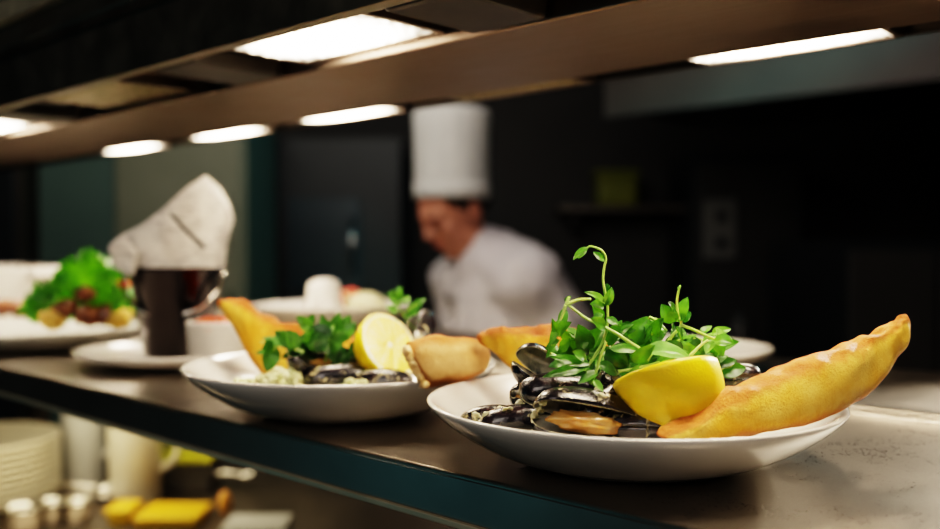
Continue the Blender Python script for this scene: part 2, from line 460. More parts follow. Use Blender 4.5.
def blob_vf(c, rx, ry, rz, amp=0.15, freq=3.0, n=14, seed=0.0, rot=None):
    vs, fs = [], []
    R = rot.to_matrix() if rot is not None else Matrix.Identity(3)
    for i in range(n + 1):
        th = PI * i / n
        for j in range(2 * n):
            ph = PI * j / n
            d = Vector((math.sin(th) * math.cos(ph), math.sin(th) * math.sin(ph), math.cos(th)))
            k = 1 + amp * noise.noise(d * freq + Vector((seed, seed * 2.3, seed * .7)))
            vs.append(Vector(c) + R @ Vector((d.x * rx * k, d.y * ry * k, d.z * rz * k)))
    for i in range(n):
        for j in range(2 * n):
            a = i * 2 * n + j; b2 = i * 2 * n + (j + 1) % (2 * n)
            fs.append((a, b2, b2 + 2 * n, a + 2 * n))
    bm = bmesh.new()
    bv = [bm.verts.new(v) for v in vs]
    for f in fs: bm.faces.new([bv[i] for i in f])
    bmesh.ops.remove_doubles(bm, verts=bm.verts, dist=min(rx, ry, rz) * 0.002)
    bm.verts.index_update()
    V = [v.co.copy() for v in bm.verts]; FF = [tuple(v.index for v in f.verts) for f in bm.faces if len(f.verts) > 2]
    bm.free()
    return V, FF

# ================================================================== SETTING
def struct(name, vf, mat, bw=0):
    o = mesh_obj(name, vf[0], vf[1], mat, smooth=False); o['kind'] = 'structure'
    if bw: bevel(o, bw)
    return o
struct('floor', xy_box(-4, 4, -1.5, 5.0, FLOOR - 0.05, FLOOR), floor_m)
struct('ceiling', xy_box(-4, 4, -1.5, 5.0, 1.35, 1.40), ceil_dark)
struct('wall_back', xy_box(-4, 4, 4.5, 4.6, FLOOR, 1.35), wall_dark)
struct('wall_left', xy_box(-4.05, -3.95, -1.5, 4.5, FLOOR, 1.35), wall_dark)
struct('wall_right', xy_box(3.95, 4.05, -1.5, 4.5, FLOOR, 1.35), wall_dark)

# ---- pass shelf (front), profile extruded along the pass
def extrude_profile(name, prof, s0, s1, mat, parent=None, bw=0.0, label=None):
    n = len(prof)
    vs = [P(s0, m, z) for m, z in prof] + [P(s1, m, z) for m, z in prof]
    fs = [tuple(range(n)), tuple(range(2 * n - 1, n - 1, -1))] + [(i, (i + 1) % n, n + (i + 1) % n, n + i) for i in range(n)]
    o = mesh_obj(name, vs, fs, mat, parent, smooth=False)
    if bw: bevel(o, bw, 3)
    return o

shelf = thing('pass_shelf', 'long brushed steel pass shelf the mussel bowls stand on', 'shelf', P(0.8, 0.57, -0.03))
extrude_profile('shelf_board', [(0.388, 0.0), (0.742, 0.0), (0.746, 0.007), (0.758, 0.007), (0.758, -0.029), (0.396, -0.029), (0.388, -0.029)], -0.35, 2.6, steel_shelf, shelf, 0.0018)
extrude_profile('front_face', [(0.3868, -0.003), (0.3885, -0.003), (0.3885, -0.0275), (0.3868, -0.0275)], -0.35, 2.6, face_m, shelf)
extrude_profile('front_lip', [(0.384, -0.0275), (0.384, -0.0315), (0.41, -0.0315), (0.41, -0.0275)], -0.35, 2.6, rail_m, shelf, 0.0008)
rear = thing('rear_shelf', 'dark steel shelf on the kitchen side beyond the raised bead', 'shelf', P(0.8, 0.91, -0.03))
extrude_profile('shelf_board', [(0.762, 0.0), (1.06, 0.0), (1.06, -0.03), (0.762, -0.03)], -0.35, 2.6, steel_dark, rear, 0.002)
# legs reach to the floor well out of the photo's sight
for s in (-0.3, 2.56):
    o = mesh_obj('leg', *sm_box(s - 0.02, s + 0.02, 0.70, 0.745, FLOOR, -0.029), steel_dark, shelf, smooth=False)
for s in (-0.3, 2.56):
    o = mesh_obj('leg', *sm_box(s - 0.02, s + 0.02, 1.0, 1.04, FLOOR, -0.03), steel_dark, rear, smooth=False)

# ---- lower counter
LZ = -0.36
lower = thing('lower_counter', 'dark steel counter under the pass, holding crockery and utensils', 'counter', P(1.4, 0.95, FLOOR))
extrude_profile('counter_top', [(0.45, LZ), (1.50, LZ), (1.50, LZ - 0.04), (0.45, LZ - 0.04)], 0.2, 2.5, steel_dark, lower, 0.003)
extrude_profile('cabinet_body', [(0.50, LZ - 0.04), (1.45, LZ - 0.04), (1.45, FLOOR), (0.50, FLOOR)], 0.25, 2.45, panel_dark, lower)

# ---- heated gantry above
HZ = CAMZ
gan = thing('heated_gantry', 'overhead brown steel heat-lamp gantry running along above the pass', 'gantry', P(0.8, 0.6, HZ + 0.3))
U = HZ + 0.155
extrude_profile('front_fascia', [(0.385, U), (0.398, U), (0.398, U + 0.055), (0.388, U + 0.055), (0.388, U + 0.16), (0.378, U + 0.16), (0.378, U + 0.06), (0.385, U + 0.05)], -0.5, 2.8, steel_fascia, gan, 0.001)
extrude_profile('top_rail', [(0.368, U + 0.082), (0.380, U + 0.082), (0.380, U + 0.104), (0.368, U + 0.104)], -0.5, 2.8, rail_m, gan, 0.001)
extrude_profile('centre_beam', [(0.508, U + 0.004), (0.678, U + 0.0), (0.678, U + 0.05), (0.508, U + 0.05)], -0.5, 2.8, steel_beam, gan, 0.002)
extrude_profile('canopy', [(0.380, U + 0.05), (0.764, U + 0.05), (0.764, U + 0.16), (0.380, U + 0.16)], -0.5, 2.8, steel_dark, gan)
extrude_profile('rear_fascia', [(0.764, U + 0.013), (0.772, U + 0.013), (0.772, U + 0.16), (0.764, U + 0.16)], -0.5, 2.8, rear_fascia_m, gan, 0.001)
for s in (-0.45, 2.7):
    mesh_obj('post', *sm_box(s - 0.02, s + 0.02, 0.70, 0.74, 0.007, U + 0.05), steel_dark, gan, smooth=False)

# ---- lamps: one of each kind, then copies
def make_lamp(lit, wid, L=0.165):
    """local x = along pass, y = across, z up; bottom of glass at z=0"""
    r = bpy.data.objects.new('heat_lamp', None); COL.objects.link(r); r.empty_display_size = 0.02
    h = wid / 2; l = L / 2
    # housing: open-bottomed sloped tray
    vs = [Vector(v) for v in [(-l, -h, 0.004), (l, -h, 0.004), (l, h, 0.004), (-l, h, 0.004),
          (-l * .8, -h * .55, 0.036), (l * .8, -h * .55, 0.036), (l * .8, h * .55, 0.036), (-l * .8, h * .55, 0.036)]]
    fs = [(4, 5, 6, 7), (0, 1, 5, 4), (1, 2, 6, 5), (2, 3, 7, 6), (3, 0, 4, 7)]
    o = mesh_obj('reflector', vs, fs, steel_polish if not lit else glow_side, None, smooth=False); o.parent = r
    # frame
    q = []
    for (x0, x1, y0, y1) in ((-l - .006, l + .006, -h - .005, -h), (-l - .006, l + .006, h, h + .005), (-l - .006, -l, -h, h), (l, l + .006, -h, h)):
        q.append(box_vf(Vector(((x0 + x1) / 2, (y0 + y1) / 2, 0.005)), X_, Y_, Z_, (x1 - x0) / 2, (y1 - y0) / 2, 0.006))
    o = mesh_obj('frame', *join(q), steel_beam, None, smooth=False); o.parent = r
    # prismatic glass: grid surface with dimples
    nx, ny = 33, 13
    vs = []; fs = []
    for i in range(nx):
        for j in range(ny):
            vs.append(Vector((-l + L * i / (nx - 1), -h + wid * j / (ny - 1), 0.0015 * ((i + j) % 2) - 0.002 * (1 - (2 * j / (ny - 1) - 1) ** 2))))
    for i in range(nx - 1):
        for j in range(ny - 1):
            a = i * ny + j; fs.append((a, a + 1, a + ny + 1, a + ny))
    o = mesh_obj('prismatic_glass', vs, fs, (glow_hot if wid > 0.08 else glow_far) if lit else glass_off, None); o.parent = r
    # halogen tube with end caps
    vt, ft = tube_vf([Vector((-l * .72, 0, 0.016)), Vector((l * .72, 0, 0.016))], 0.005, n=10, smooth=False)
    o = mesh_obj('halogen_tube', vt, ft, glow_tube if lit else glass_off, None); o.parent = r
    return r

def copy_tree(o, parent=None):
    c = o.copy(); COL.objects.link(c)
    if parent is not None: c.parent = parent
    for ch in list(o.children):
        copy_tree(ch, c)
    return c
lamp_rot = (0, 0, math.atan2(D.y, D.x))
near_lit = make_lamp(True, 0.088); far_lit = make_lamp(True, 0.072, 0.16)
near_off = make_lamp(False, 0.088); far_off = make_lamp(False, 0.072, 0.16)
lamps = [
 (near_lit, 0.585, 0.458, 'large glowing heat lamp with prismatic glass, nearest, at upper left centre', 1),
 (near_off, 0.965, 0.458, 'unlit heat lamp in the near row, between two glowing lamps', 1),
 (near_lit, 1.345, 0.458, 'glowing heat lamp of the near row at the left edge of the photo', 0),
 (far_lit, 0.328, 0.7212, 'long bright heat lamp at upper right, above the pea shoots', 1),
 (far_off, 0.625, 0.7212, 'dim unlit heat lamp above and right of the chef hat', 1),
 (far_lit, 0.893, 0.7212, 'glowing far-row heat lamp just left of the chef hat', 0),
 (far_lit, 1.165, 0.7212, 'glowing far-row heat lamp above the paper cone, second left of the chef hat', 0),
 (far_lit, 1.455, 0.7212, 'small leftmost glowing heat lamp of the far row, third left of the chef hat', 0),
 (near_lit, 0.205, 0.458, 'glowing near-row heat lamp over the right part of the front bowl', 0),
]
for src, s, m, lab, first in lamps:
    o = src if first else copy_tree(src)
    o.location = P(s, m, U + 0.012); o.rotation_euler = lamp_rot
    tag(o, lab, 'lamp', 'heat lamps in the gantry')
# dark brackets between the lamps
for i, (s, m, lab) in enumerate([(0.745, 0.458, 'dark bracket in the near lamp channel, left of the largest lamp'), (0.43, 0.458, 'dark bracket in the near lamp channel, right of the largest lamp'),
        (1.17, 0.458, 'dark bracket beside the leftmost near lamp')]):
    o = mesh_obj('lamp_bracket', *join([sm_box(s - 0.035, s + 0.035, m - 0.045, m + 0.045, U + 0.004, U + 0.048), sm_box(s - 0.05, s + 0.05, m - 0.03, m + 0.03, U + 0.02, U + 0.0485)]), black_metal, smooth=False)
    bevel(o, 0.003); tag(o, lab, 'bracket', 'brackets between the heat lamps')

# ================================================================== CROCKERY
def plate_prof(R, h, base, t=0.0035):
    """coupe bowl: outer then inner"""
    return [(0, 0.003), (base - 0.008, 0.003), (base - 0.004, 0.0), (base, 0.0), (base + 0.003, 0.003),
            (base + (R - base) * 0.32, h * 0.16), (base + (R - base) * 0.66, h * 0.47), (R - 0.006, h - 0.0075), (R - 0.001, h - 0.0015), (R, h + 0.0006),
            (R - 0.002, h + 0.0016), (R - 0.006, h + 0.0002),
            (base + (R - base) * 0.68, h * 0.60 + 0.0008), (base + (R - base) * 0.36, h * 0.27 + t * .8), (base + 0.002, t + h * 0.09), (base - 0.02, t + 0.002), (0, t + 0.002)]
def plate(label, c, R, h, base, mat=porcelain, name='serving_bowl', cat='bowl', group=None):
    v, f = lathe_vf(plate_prof(R, h, base), 96, Vector((0, 0, 0)))
    o = mesh_obj(name, v, f, mat); o.location = c
    md = o.modifiers.new('sub', 'SUBSURF'); md.levels = 1; md.render_levels = 1
    return tag(o, label, cat, group)
C1 = Vector((0.1012, 0.576, 0)); C2 = Vector((-0.1045, 0.744, 0))
plate('front white coupe bowl holding mussels, pea shoots and a lemon half', C1, 0.1290, 0.0375, 0.064)
plate('second white coupe bowl, holding mussels beside a lemon showing its cut face', C2, 0.1265, 0.0385, 0.062)
def sm_at(s, m, z=0): return P(s, m, z)
C3 = Vector((-0.340, 1.045, 0))
plate('shallow white plate under the steel bucket and ramekin', C3, 0.108, 0.018, 0.062, name='dinner_plate', cat='plate')
C4 = Vector((-0.585, 1.235, 0))
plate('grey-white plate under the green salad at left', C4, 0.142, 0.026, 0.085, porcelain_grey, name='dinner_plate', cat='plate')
C5 = P(1.165, 0.925)
plate('white bowl far behind, with a small cup and pale onion in it', C5, 0.128, 0.042, 0.062)
C6 = Vector((0.210, 1.0, 0))
plate('empty white plate at right on the rear shelf, behind the pea shoots', C6, 0.118, 0.026, 0.06, name='dinner_plate', cat='plate')

# ================================================================== BREAD
def bread_vf(secs, n=26, sub=5, pw=2.6, amp=0.0012, seed=0.0, tilt=0.25, freq=60):
    """secs: (top px, bottom px, depth Y, thickness m). Returns verts, faces, crust attr"""
    K = []
    for (tx, ty), (bx, by), Y, th in secs:
        T = at(tx, ty, Y); B = at(bx, by, Y)
        K.append((T, B, th))
    # resample with catmull
    Ts = catmull([k[0] for k in K], sub); Bs = catmull([k[1] for k in K], sub)
    ths = catmull([Vector((k[2], 0, 0)) for k in K], sub)
    vs, fs, cr = [], [], []
    M = len(Ts)
    for i in range(M):
        T, B, th = Ts[i], Bs[i], ths[i].x / 2
        c = (T + B) / 2; up = (T - B) / 2
        cn = (Ts[min(i + 1, M - 1)] + Bs[min(i + 1, M - 1)]) / 2 - (Ts[max(i - 1, 0)] + Bs[max(i - 1, 0)]) / 2
        sd = up.cross(cn); sd = sd.normalized() if sd.length > 1e-9 else Y_
        if sd.y < 0: sd = -sd
        for j in range(n):
            a = 2 * PI * j / n
            ca, sa = math.cos(a), math.sin(a)
            e = 2 / pw
            x = abs(ca) ** e * (1 if ca > 0 else -1); y = abs(sa) ** e * (1 if sa > 0 else -1)
            p = c + up * y + sd * (x * th)
            # rougher at the top cut edge
            k = amp * (1.0 + 1.6 * max(0, y) ** 3)
            d = (p - c).normalized() if (p - c).length > 1e-9 else Z_
            p = p + d * k * noise.noise(p * freq + Vector((seed, 0, 0))) * 2 + d * k * noise.noise(p * freq * 4.2 + Vector((0, seed, 0)))
            vs.append(p)
            endk = max(0, 1 - min(i, M - 1 - i) / 4.0)
            cr.append(min(1, abs(y) ** 2.5 * 0.75 + 0.6 * endk))
    for i in range(M - 1):
        for j in range(n):
            a, b2 = i * n + j, i * n + (j + 1) % n
            fs.append((a, b2, b2 + n, a + n))
    fs.append(tuple(range(n))); fs.append(tuple(range(len(vs) - 1, len(vs) - n - 1, -1)))
    return vs, fs, cr
def bread(label, secs, mat, **kw):
    v, f, cr = bread_vf(secs, **kw)
    o = mesh_obj('toasted_bread', v, f, mat, attr=cr)
    bm = bmesh.new(); bm.from_mesh(o.data); bmesh.ops.recalc_face_normals(bm, faces=bm.faces); bm.to_mesh(o.data); bm.free()
    ctr = sum((Vector(x) for x in v), Vector()) / len(v)
    o.data.transform(Matrix.Translation(-ctr)); o.location = ctr
    md = o.modifiers.new('sub', 'SUBSURF'); md.levels = 1; md.render_levels = 2
    return tag(o, label, 'bread')

bread('long golden toasted bread wedge leaning out over the right rim of the front bowl', [
    ((660, 434), (660, 437), 0.466, 0.006),
    ((674, 427), (668, 438), 0.469, 0.014),
    ((694, 414), (690, 438), 0.477, 0.022),
    ((720, 397), (722, 437), 0.486, 0.027),
    ((752, 380), (758, 433), 0.497, 0.030),
    ((786, 366), (794, 425), 0.510, 0.031),
    ((822, 352), (828, 412), 0.522, 0.028),
    ((854, 339), (860, 395), 0.534, 0.023),
    ((880, 328), (885, 370), 0.545, 0.016),
    ((898, 319), (901, 347), 0.553, 0.010),
    ((906, 315), (908, 328), 0.557, 0.004)], bread_m, seed=1.3)
bread('orange-browned toasted bread wedge behind the pea shoots of the front bowl', [
    ((478, 338), (480, 342), 0.640, 0.006),
    ((486, 332), (494, 352), 0.638, 0.014),
    ((503, 328), (512, 367), 0.635, 0.022),
    ((530, 325), (533, 384), 0.632, 0.026),
    ((556, 326), (556, 400), 0.630, 0.026),
    ((585, 333), (580, 408), 0.630, 0.024),
    ((612, 345), (605, 408), 0.630, 0.012)], bread_orange, seed=4.3)
bread('charred-tipped toasted bread wedge at left of the second bowl', [
    ((217, 301), (219, 306), 0.775, 0.008),
    ((228, 298), (231, 322), 0.775, 0.018),
    ((248, 304), (245, 350), 0.777, 0.026),
    ((272, 317), (262, 374), 0.780, 0.028),
    ((303, 325), (290, 388), 0.782, 0.028),
    ((338, 330), (322, 392), 0.785, 0.026),
    ((368, 340), (350, 392), 0.785, 0.020),
    ((378, 350), (372, 385), 0.785, 0.008)], bread_orange, seed=8.1)
br = thing('toasted_bread', 'stubby rounded bread end with torn face at right of the second bowl', 'bread', at(440, 385, 0.70))
v, f, cr = bread_vf([
    ((404, 344), (428, 388), 0.642, 0.026), ((410, 340), (434, 387), 0.643, 0.034), ((424, 338), (444, 385), 0.646, 0.038), ((442, 337), (456, 383), 0.650, 0.040),
    ((460, 336), (468, 380), 0.656, 0.038), ((474, 337), (478, 375), 0.661, 0.034), ((481, 343), (483, 366), 0.664, 0.016)], pw=2.1, seed=2.2, amp=0.0008)
o = mesh_obj('crust', v, f, bread_pale, br, attr=cr)
o.modifiers.new('sub', 'SUBSURF').render_levels = 1
# torn crumb face
crv = []
c0 = (at(404, 344, 0.641) + at(428, 388, 0.641)) / 2
for k in range(26):
    crv.append(blob_vf(c0 + Vector((random.uniform(-.003, .002), random.uniform(-.009, .009), random.uniform(-.0125, .0125))) + (at(428, 388, .641) - at(404, 344, .641)).normalized() * 0, 0.004, 0.004, 0.004, 0.5, 2.5, 6, k))
# keep the crumbs on the slanted end line
vv = []
for k, (bv, bf) in enumerate(crv):
    t = (k + 0.5) / 26
    tgt = at(404, 344, 0.641).lerp(at(428, 388, 0.641), 0.12 + 0.76 * t)
    sh = tgt - sum(bv, Vector()) / len(bv) + Vector((0.0005, ((k * 7) % 5 - 2) * 0.004, 0))
    vv.append(([q + sh for q in bv], bf))
mesh_obj('torn_crumb', *join(vv), crumb_m, br)

# ================================================================== LEMONS
def lemon(label, c, normal, r, depth, shear=(0, 0), squash=1.0):
    t = thing('lemon_half', label, 'lemon', c)
    q = normal.to_track_quat('Z', 'Y'); t.rotation_euler = q.to_euler()
    vs, fs = [], []
    prof = []
    nseg = 18
    for i in range(nseg + 1):
        a = PI / 2 * i / nseg
        rr = r * math.cos(a) ** 0.92; z = -depth * math.sin(a)
        if a > 1.15:       # nipple
            z -= 0.10 * depth * ((a - 1.15) / 0.42) ** 2
        prof.append((rr if i < nseg else 0, z))
    v, f = lathe_vf([(r - 0.0012, 0.0004), (r, -0.0006)] + prof[1:], 64)
    v = [Vector((p.x + shear[0] * (-p.z) ** 1.0, (p.y + shear[1] * (-p.z)) * squash, p.z)) for p in v]
    v = [p * (1 + 0.012 * noise.noise(p * 90)) for p in v]
    o = mesh_obj('peel', v, f, peel_m, None); o.parent = t
    v, f = lathe_vf([(r - 0.0012, 0.0004), (r * 0.82, 0.0009), (r * 0.5, 0.0006), (r * 0.1, 0.0003), (0, 0.0002)], 64)
    v = [Vector((p.x, p.y * squash, p.z + 0.0004 * noise.noise(p * 500))) for p in v]
    o = mesh_obj('cut_flesh', v, f, flesh_m, None); o.parent = t
    return t
L1 = lemon('yellow lemon half, peel side out, leaning in the front bowl by the long toast', at(664, 373, 0.503), Vector((-0.21, 0.36, 0.92)).normalized(), 0.0295, 0.034, shear=(-0.22, 0))
L2 = lemon('lemon half with its juicy cut face turned right, in the second bowl', at(390, 345, 0.715), Vector((0.60, -0.52, 0.44)).normalized(), 0.0280, 0.028)

# ================================================================== MUSSELS
def valve_vf(L=0.056, W=0.028, H=0.0105, inner=0.0011):
    nu, nv = 22, 13
    def pt(u, v, off):
        w = W * (u ** 0.52) * ((1 - u) ** 0.33) * 1.32
        yl, yh = -0.30 * w, 0.70 * w
        y = yl + (yh - yl) * (v + 1) / 2
        dome = max(0, (1 - abs(v) ** 2.3)) ** 0.62
        z = H * dome * (u ** 0.45) * ((1 - u) ** 0.42) * 1.5
        y -= 0.10 * W * math.sin(PI * u)
        return Vector((L * u, y, max(0, z - off * (0.4 + 0.6 * dome))))
    vs, fs, fm = [], [], []
    us = [0.002 + 0.996 * (1 - math.cos(PI * i / (nu - 1))) / 2 for i in range(nu)]
    vs_ = [-math.cos(PI * j / (nv - 1)) for j in range(nv)]
    for off in (0, inner):
        for u in us:
            for v in vs_: 
                p = pt(u, v, off)
                if off:   # shrink the inside rim
                    cpt = pt(u, 0, 0); p = Vector((p.x * 0.985 + 0.0004, cpt.y + (p.y - cpt.y) * 0.93, p.z))
                vs.append(p)
    k = nu * nv
    for i in range(nu - 1):
        for j in range(nv - 1):
            a = i * nv + j
            fs.append((a, a + nv, a + nv + 1, a + 1)); fm.append(0)
            fs.append((k + a, k + a + 1, k + a + nv + 1, k + a + nv)); fm.append(1)
    rim = [i * nv for i in range(nu)] + [(nu - 1) * nv + j for j in range(1, nv)] + [i * nv + nv - 1 for i in range(nu - 2, -1, -1)] + [j for j in range(nv - 2, 0, -1)]
    for a, b2 in zip(rim, rim[1:] + rim[:1]):
        fs.append((a, b2, b2 + k, a + k)); fm.append(2)
    return vs, fs, fm
vV, vF, vM = valve_vf(H=0.0145, W=0.030)
meshes = {}
def valve_mesh():
    if 'valve' not in meshes:
        o = mesh_obj('shell_half', vV, vF, [shell_m, shell_in, shell_edge], None, fmats=vM)
        meshes['valve'] = o.data; bpy.data.objects.remove(o)
        mv, mf = blob_vf(Vector((0.030, 0.003, 0.0)), 0.018, 0.0080, 0.0050, 0.32, 2.6, 18, 3.0)
        o = mesh_obj('meat', mv, mf, meat_m, None); meshes['meat'] = o.data; bpy.data.objects.remove(o)
    return meshes['valve']
valve_mesh()
GM = 'mussels in the white bowls'
def mussel(label, c, heading, pitch, roll, opening, scale=1.0, meat=True, single=False, flesh_lift=0.002):
    """c = centre of the mussel; heading in degrees (direction of the rounded end, 0 = +X); roll about its length"""
    t = thing('mussel', label, 'mussel', c)
    M = Matrix.Rotation(math.radians(heading), 4, 'Z') @ Matrix.Rotation(math.radians(-pitch), 4, 'Y') @ Matrix.Rotation(math.radians(roll), 4, 'X')
    t.rotation_euler = M.to_euler(); t.scale = (scale,) * 3
    ctr = Vector((0.028, 0.003, 0))
    def add(name, data, mat4):
        o = bpy.data.objects.new(name, data); COL.objects.link(o); o.parent = t
        o.matrix_local = Matrix.Translation(-ctr) @ mat4
        return o
    hinge = Vector((0, -0.009, 0))
    a = math.radians(opening) / 2
    up = Matrix.Translation(hinge) @ Matrix.Rotation(a, 4, 'X') @ Matrix.Translation(-hinge)
    dn = Matrix.Translation(hinge) @ Matrix.Rotation(-a, 4, 'X') @ Matrix.Translation(-hinge) @ Matrix.Scale(-1, 4, Z_)
    if not single: add('upper_shell', meshes['valve'], up)
    add('lower_shell', meshes['valve'], dn)
    if meat:
        add('mussel_meat', meshes['meat'], dn @ Matrix.Translation((0, 0, flesh_lift)) if opening > 50 else Matrix.Translation((0, 0, -0.001)))
    return t

mus1 = [
 # label, px, py, Y, heading, pitch, roll, opening, scale, meat, single
 ('mussel lying flat at the far left of the front bowl, smeared with cream sauce', 491, 419, 0.535, 175, -6, -20, 4, 0.66, False, False),
 ('closed glossy mussel just left of the gaping one in the front bowl', 521, 423, 0.512, 184, -2, -25, 4, 0.82, False, False),
 ('gaping black mussel with orange meat at the front centre of the front bowl', 590, 421, 0.494, 188, 10, 6, 42, 1.12, True, False),
 ('dark domed speckled mussel on top of the heap in the front bowl', 567, 394, 0.520, 188, 4, -42, 6, 0.98, False, False),
 ('open mussel standing on edge under the leaves at the left of the front heap', 551, 377, 0.545, 205, 32, 10, 52, 0.92, False, False),
 ('brown-purple mussel touching the left end of the lemon in the front bowl', 606, 401, 0.508, 215, -25, -34, 8, 0.74, False, False),
 ('small round dark mussel peeping between shoots and lemon in the front bowl', 610, 379, 0.520, 260, 10, -40, 6, 0.55, False, False),
 ('pale olive-smeared mussel behind the left side of the front heap', 528, 400, 0.550, 240, 20, 10, 30, 0.62, True, False),
 ('mussel tucked at right of the lemon under a dark leaf in the front bowl', 733, 376, 0.575, 330, 5, 10, 25, 0.62, False, False),
 ('mussel hidden low in the shadow below the lemon in the front bowl', 640, 429, 0.498, 350, 0, -20, 10, 0.75, False, False),
 ('mussel deep in the middle of the front heap under the leaves', 640, 396, 0.560, 40, 0, 10, 15, 1.0, False, False),
 ('mussel at the back of the front heap beneath the shoots', 600, 388, 0.575, 110, 0, 10, 15, 1.0, False, False),
 ('mussel at the back right of the front heap behind the lemon', 690, 384, 0.590, 20, 0, 0, 15, 0.9, False, False),
]
mus2 = [
 ('upright open mussel showing its pearly inside, left of the lemon in the second bowl', 310, 364, 0.715, 240, 35, 30, 70, 0.85, False, False),
 ('brown glossy mussel lying at the front of the second bowl', 340, 379, 0.700, 190, 0, -20, 6, 0.95, False, False),
 ('dark mussel under the lemon at the front right of the second bowl', 383, 383, 0.690, 355, 0, -10, 12, 0.85, False, False),
 ('dark mussel beneath the leaves at the centre of the second bowl', 335, 362, 0.725, 200, 5, 15, 30, 0.9, True, False),
 ('brown-rimmed open mussel behind the lemon of the second bowl', 418, 329, 0.760, 80, 20, 60, 30, 0.95, False, False),
 ('mussel between the leaves and lemon deep in the second bowl', 372, 366, 0.745, 150, 0, 5, 20, 1.1, False, False),
 ('mussel supporting the lemon at the right of the second bowl', 410, 355, 0.750, 200, 0, 10, 10, 1.1, False, False),
]
for lab, px, py, Y, hd, pt, rl, op, sc, me_, sg in mus1 + mus2:
    mussel(lab, at(px, py, Y), hd, pt, rl, op, sc, me_, sg)

# cream sauce: low irregular pool in each bowl (one blob of liquid each)
def sauce_pool(name, label, c, R, z, mat, amp=0.3, zt=0.0015):
    vs = [c + Vector((0, 0, z + zt))]; fs = []
    n = 60; rings = 8
    for i in range(1, rings + 1):
        for j in range(n):
            a = 2 * PI * j / n
            d = Vector((math.cos(a), math.sin(a), 0))
            r = R * (1 + amp * noise.noise(d * 1.8 + c * 30)) * i / rings
            hgt = zt * (1 + 1.4 * noise.noise((c + d * r) * 90)) * (1 if i < rings else 0) 
            vs.append(c + d * r + Vector((0, 0, z + max(0, hgt))))
    for j in range(n): fs.append((0, 1 + j, 1 + (j + 1) % n))
    for i in range(rings - 1):
        for j in range(n):
            a = 1 + i * n + j; b2 = 1 + i * n + (j + 1) % n
            fs.append((a, a + n, b2 + n, b2))
    o = mesh_obj(name, vs, fs, mat)
    return tag(o, label, 'sauce', kind='stuff')
sauce_pool('cream_sauce', 'pale cream sauce pooled under the mussels of the front bowl', C1 + Vector((-0.004, -0.006, 0)), 0.072, 0.0075, sauce_m)
sauce_pool('cream_sauce', 'pale cream sauce pooled under the mussels of the second bowl', C2 + Vector((0.0, -0.006, 0)), 0.072, 0.0080, sauce_m)
# dollops of chopped onion in cream (uncountable)
def dollop(label, spots, mat, rmin, rmax, seed):
    rnd = random.Random(seed)
    prs = []
    for (px, py, Y, n, spx, spy) in spots:
        for k in range(n):
            c = at(px + rnd.uniform(-spx, spx), py + rnd.uniform(-spy, spy), Y + rnd.uniform(-0.012, 0.012))
            r = rnd.uniform(rmin, rmax)
            prs.append(blob_vf(c, r, r * rnd.uniform(.6, 1), r * rnd.uniform(.5, .8), 0.5, 2.2, 6, k * 1.7, Euler((rnd.random() * 3, rnd.random() * 3, 0))))
    o = mesh_obj('chopped_onion', *join(prs), mat)
    return tag(o, label, 'onion', kind='stuff')
dollop('creamy chopped onion heaped at the left front of the second bowl', [(278, 383, 0.69, 90, 22, 6), (285, 376, 0.705, 60, 12, 5), (250, 384, 0.70, 30, 14, 3), (355, 384, 0.685, 14, 10, 2)], chop_m, 0.0025, 0.005, 3)
dollop('bits of chopped onion in cream clinging round the mussels of the front bowl', [(484, 418, 0.522, 9, 8, 5), (527, 402, 0.535, 34, 9, 8), (538, 414, 0.503, 9, 5, 5), (512, 410, 0.514, 14, 14, 2), (548, 404, 0.502, 5, 8, 3), (600, 394, 0.498, 6, 6, 4)], sauce_m, 0.0012, 0.0026, 5)

# ================================================================== PEA SHOOTS
def leaf_vf(base, tip, W, face, fold=0.35, curl=0.15, n=9, wav=0.06, seed=0.0, pointy=0.75):
    base, tip = Vector(base), Vector(tip)
    ax = tip - base; L = ax.length; t = ax.normalized()
    nrm = Vector(face); nrm = (nrm - t * nrm.dot(t))
    nrm = nrm.normalized() if nrm.length > 1e-6 else t.orthogonal().normalized()
    sd = t.cross(nrm)
    vs, fs = [], []
    cols = 7
    for i in range(n + 1):
        u = i / n
        w = W / 2 * (math.sin(PI * min(1, u ** pointy)) ** 0.75 if 0 < u < 1 else 0) 
        w = max(w, 0.0001)
        for j in range(cols):
            v = -1 + 2 * j / (cols - 1)
            z = fold * abs(v) * w - curl * L * (u - 0.5) ** 2 * 1.6 + curl * L * 0.4 + wav * W * noise.noise(Vector((u * 3, v * 2, seed))) * 2
            p = base + ax * u + sd * (v * w) + nrm * z
            vs.append(p)
    for i in range(n):
        for j in range(cols - 1):
            a = i * cols + j; fs.append((a, a + 1, a + cols + 1, a + cols))
    return vs, fs
TOCAM = Vector((-0.1, -0.8, 0.45))
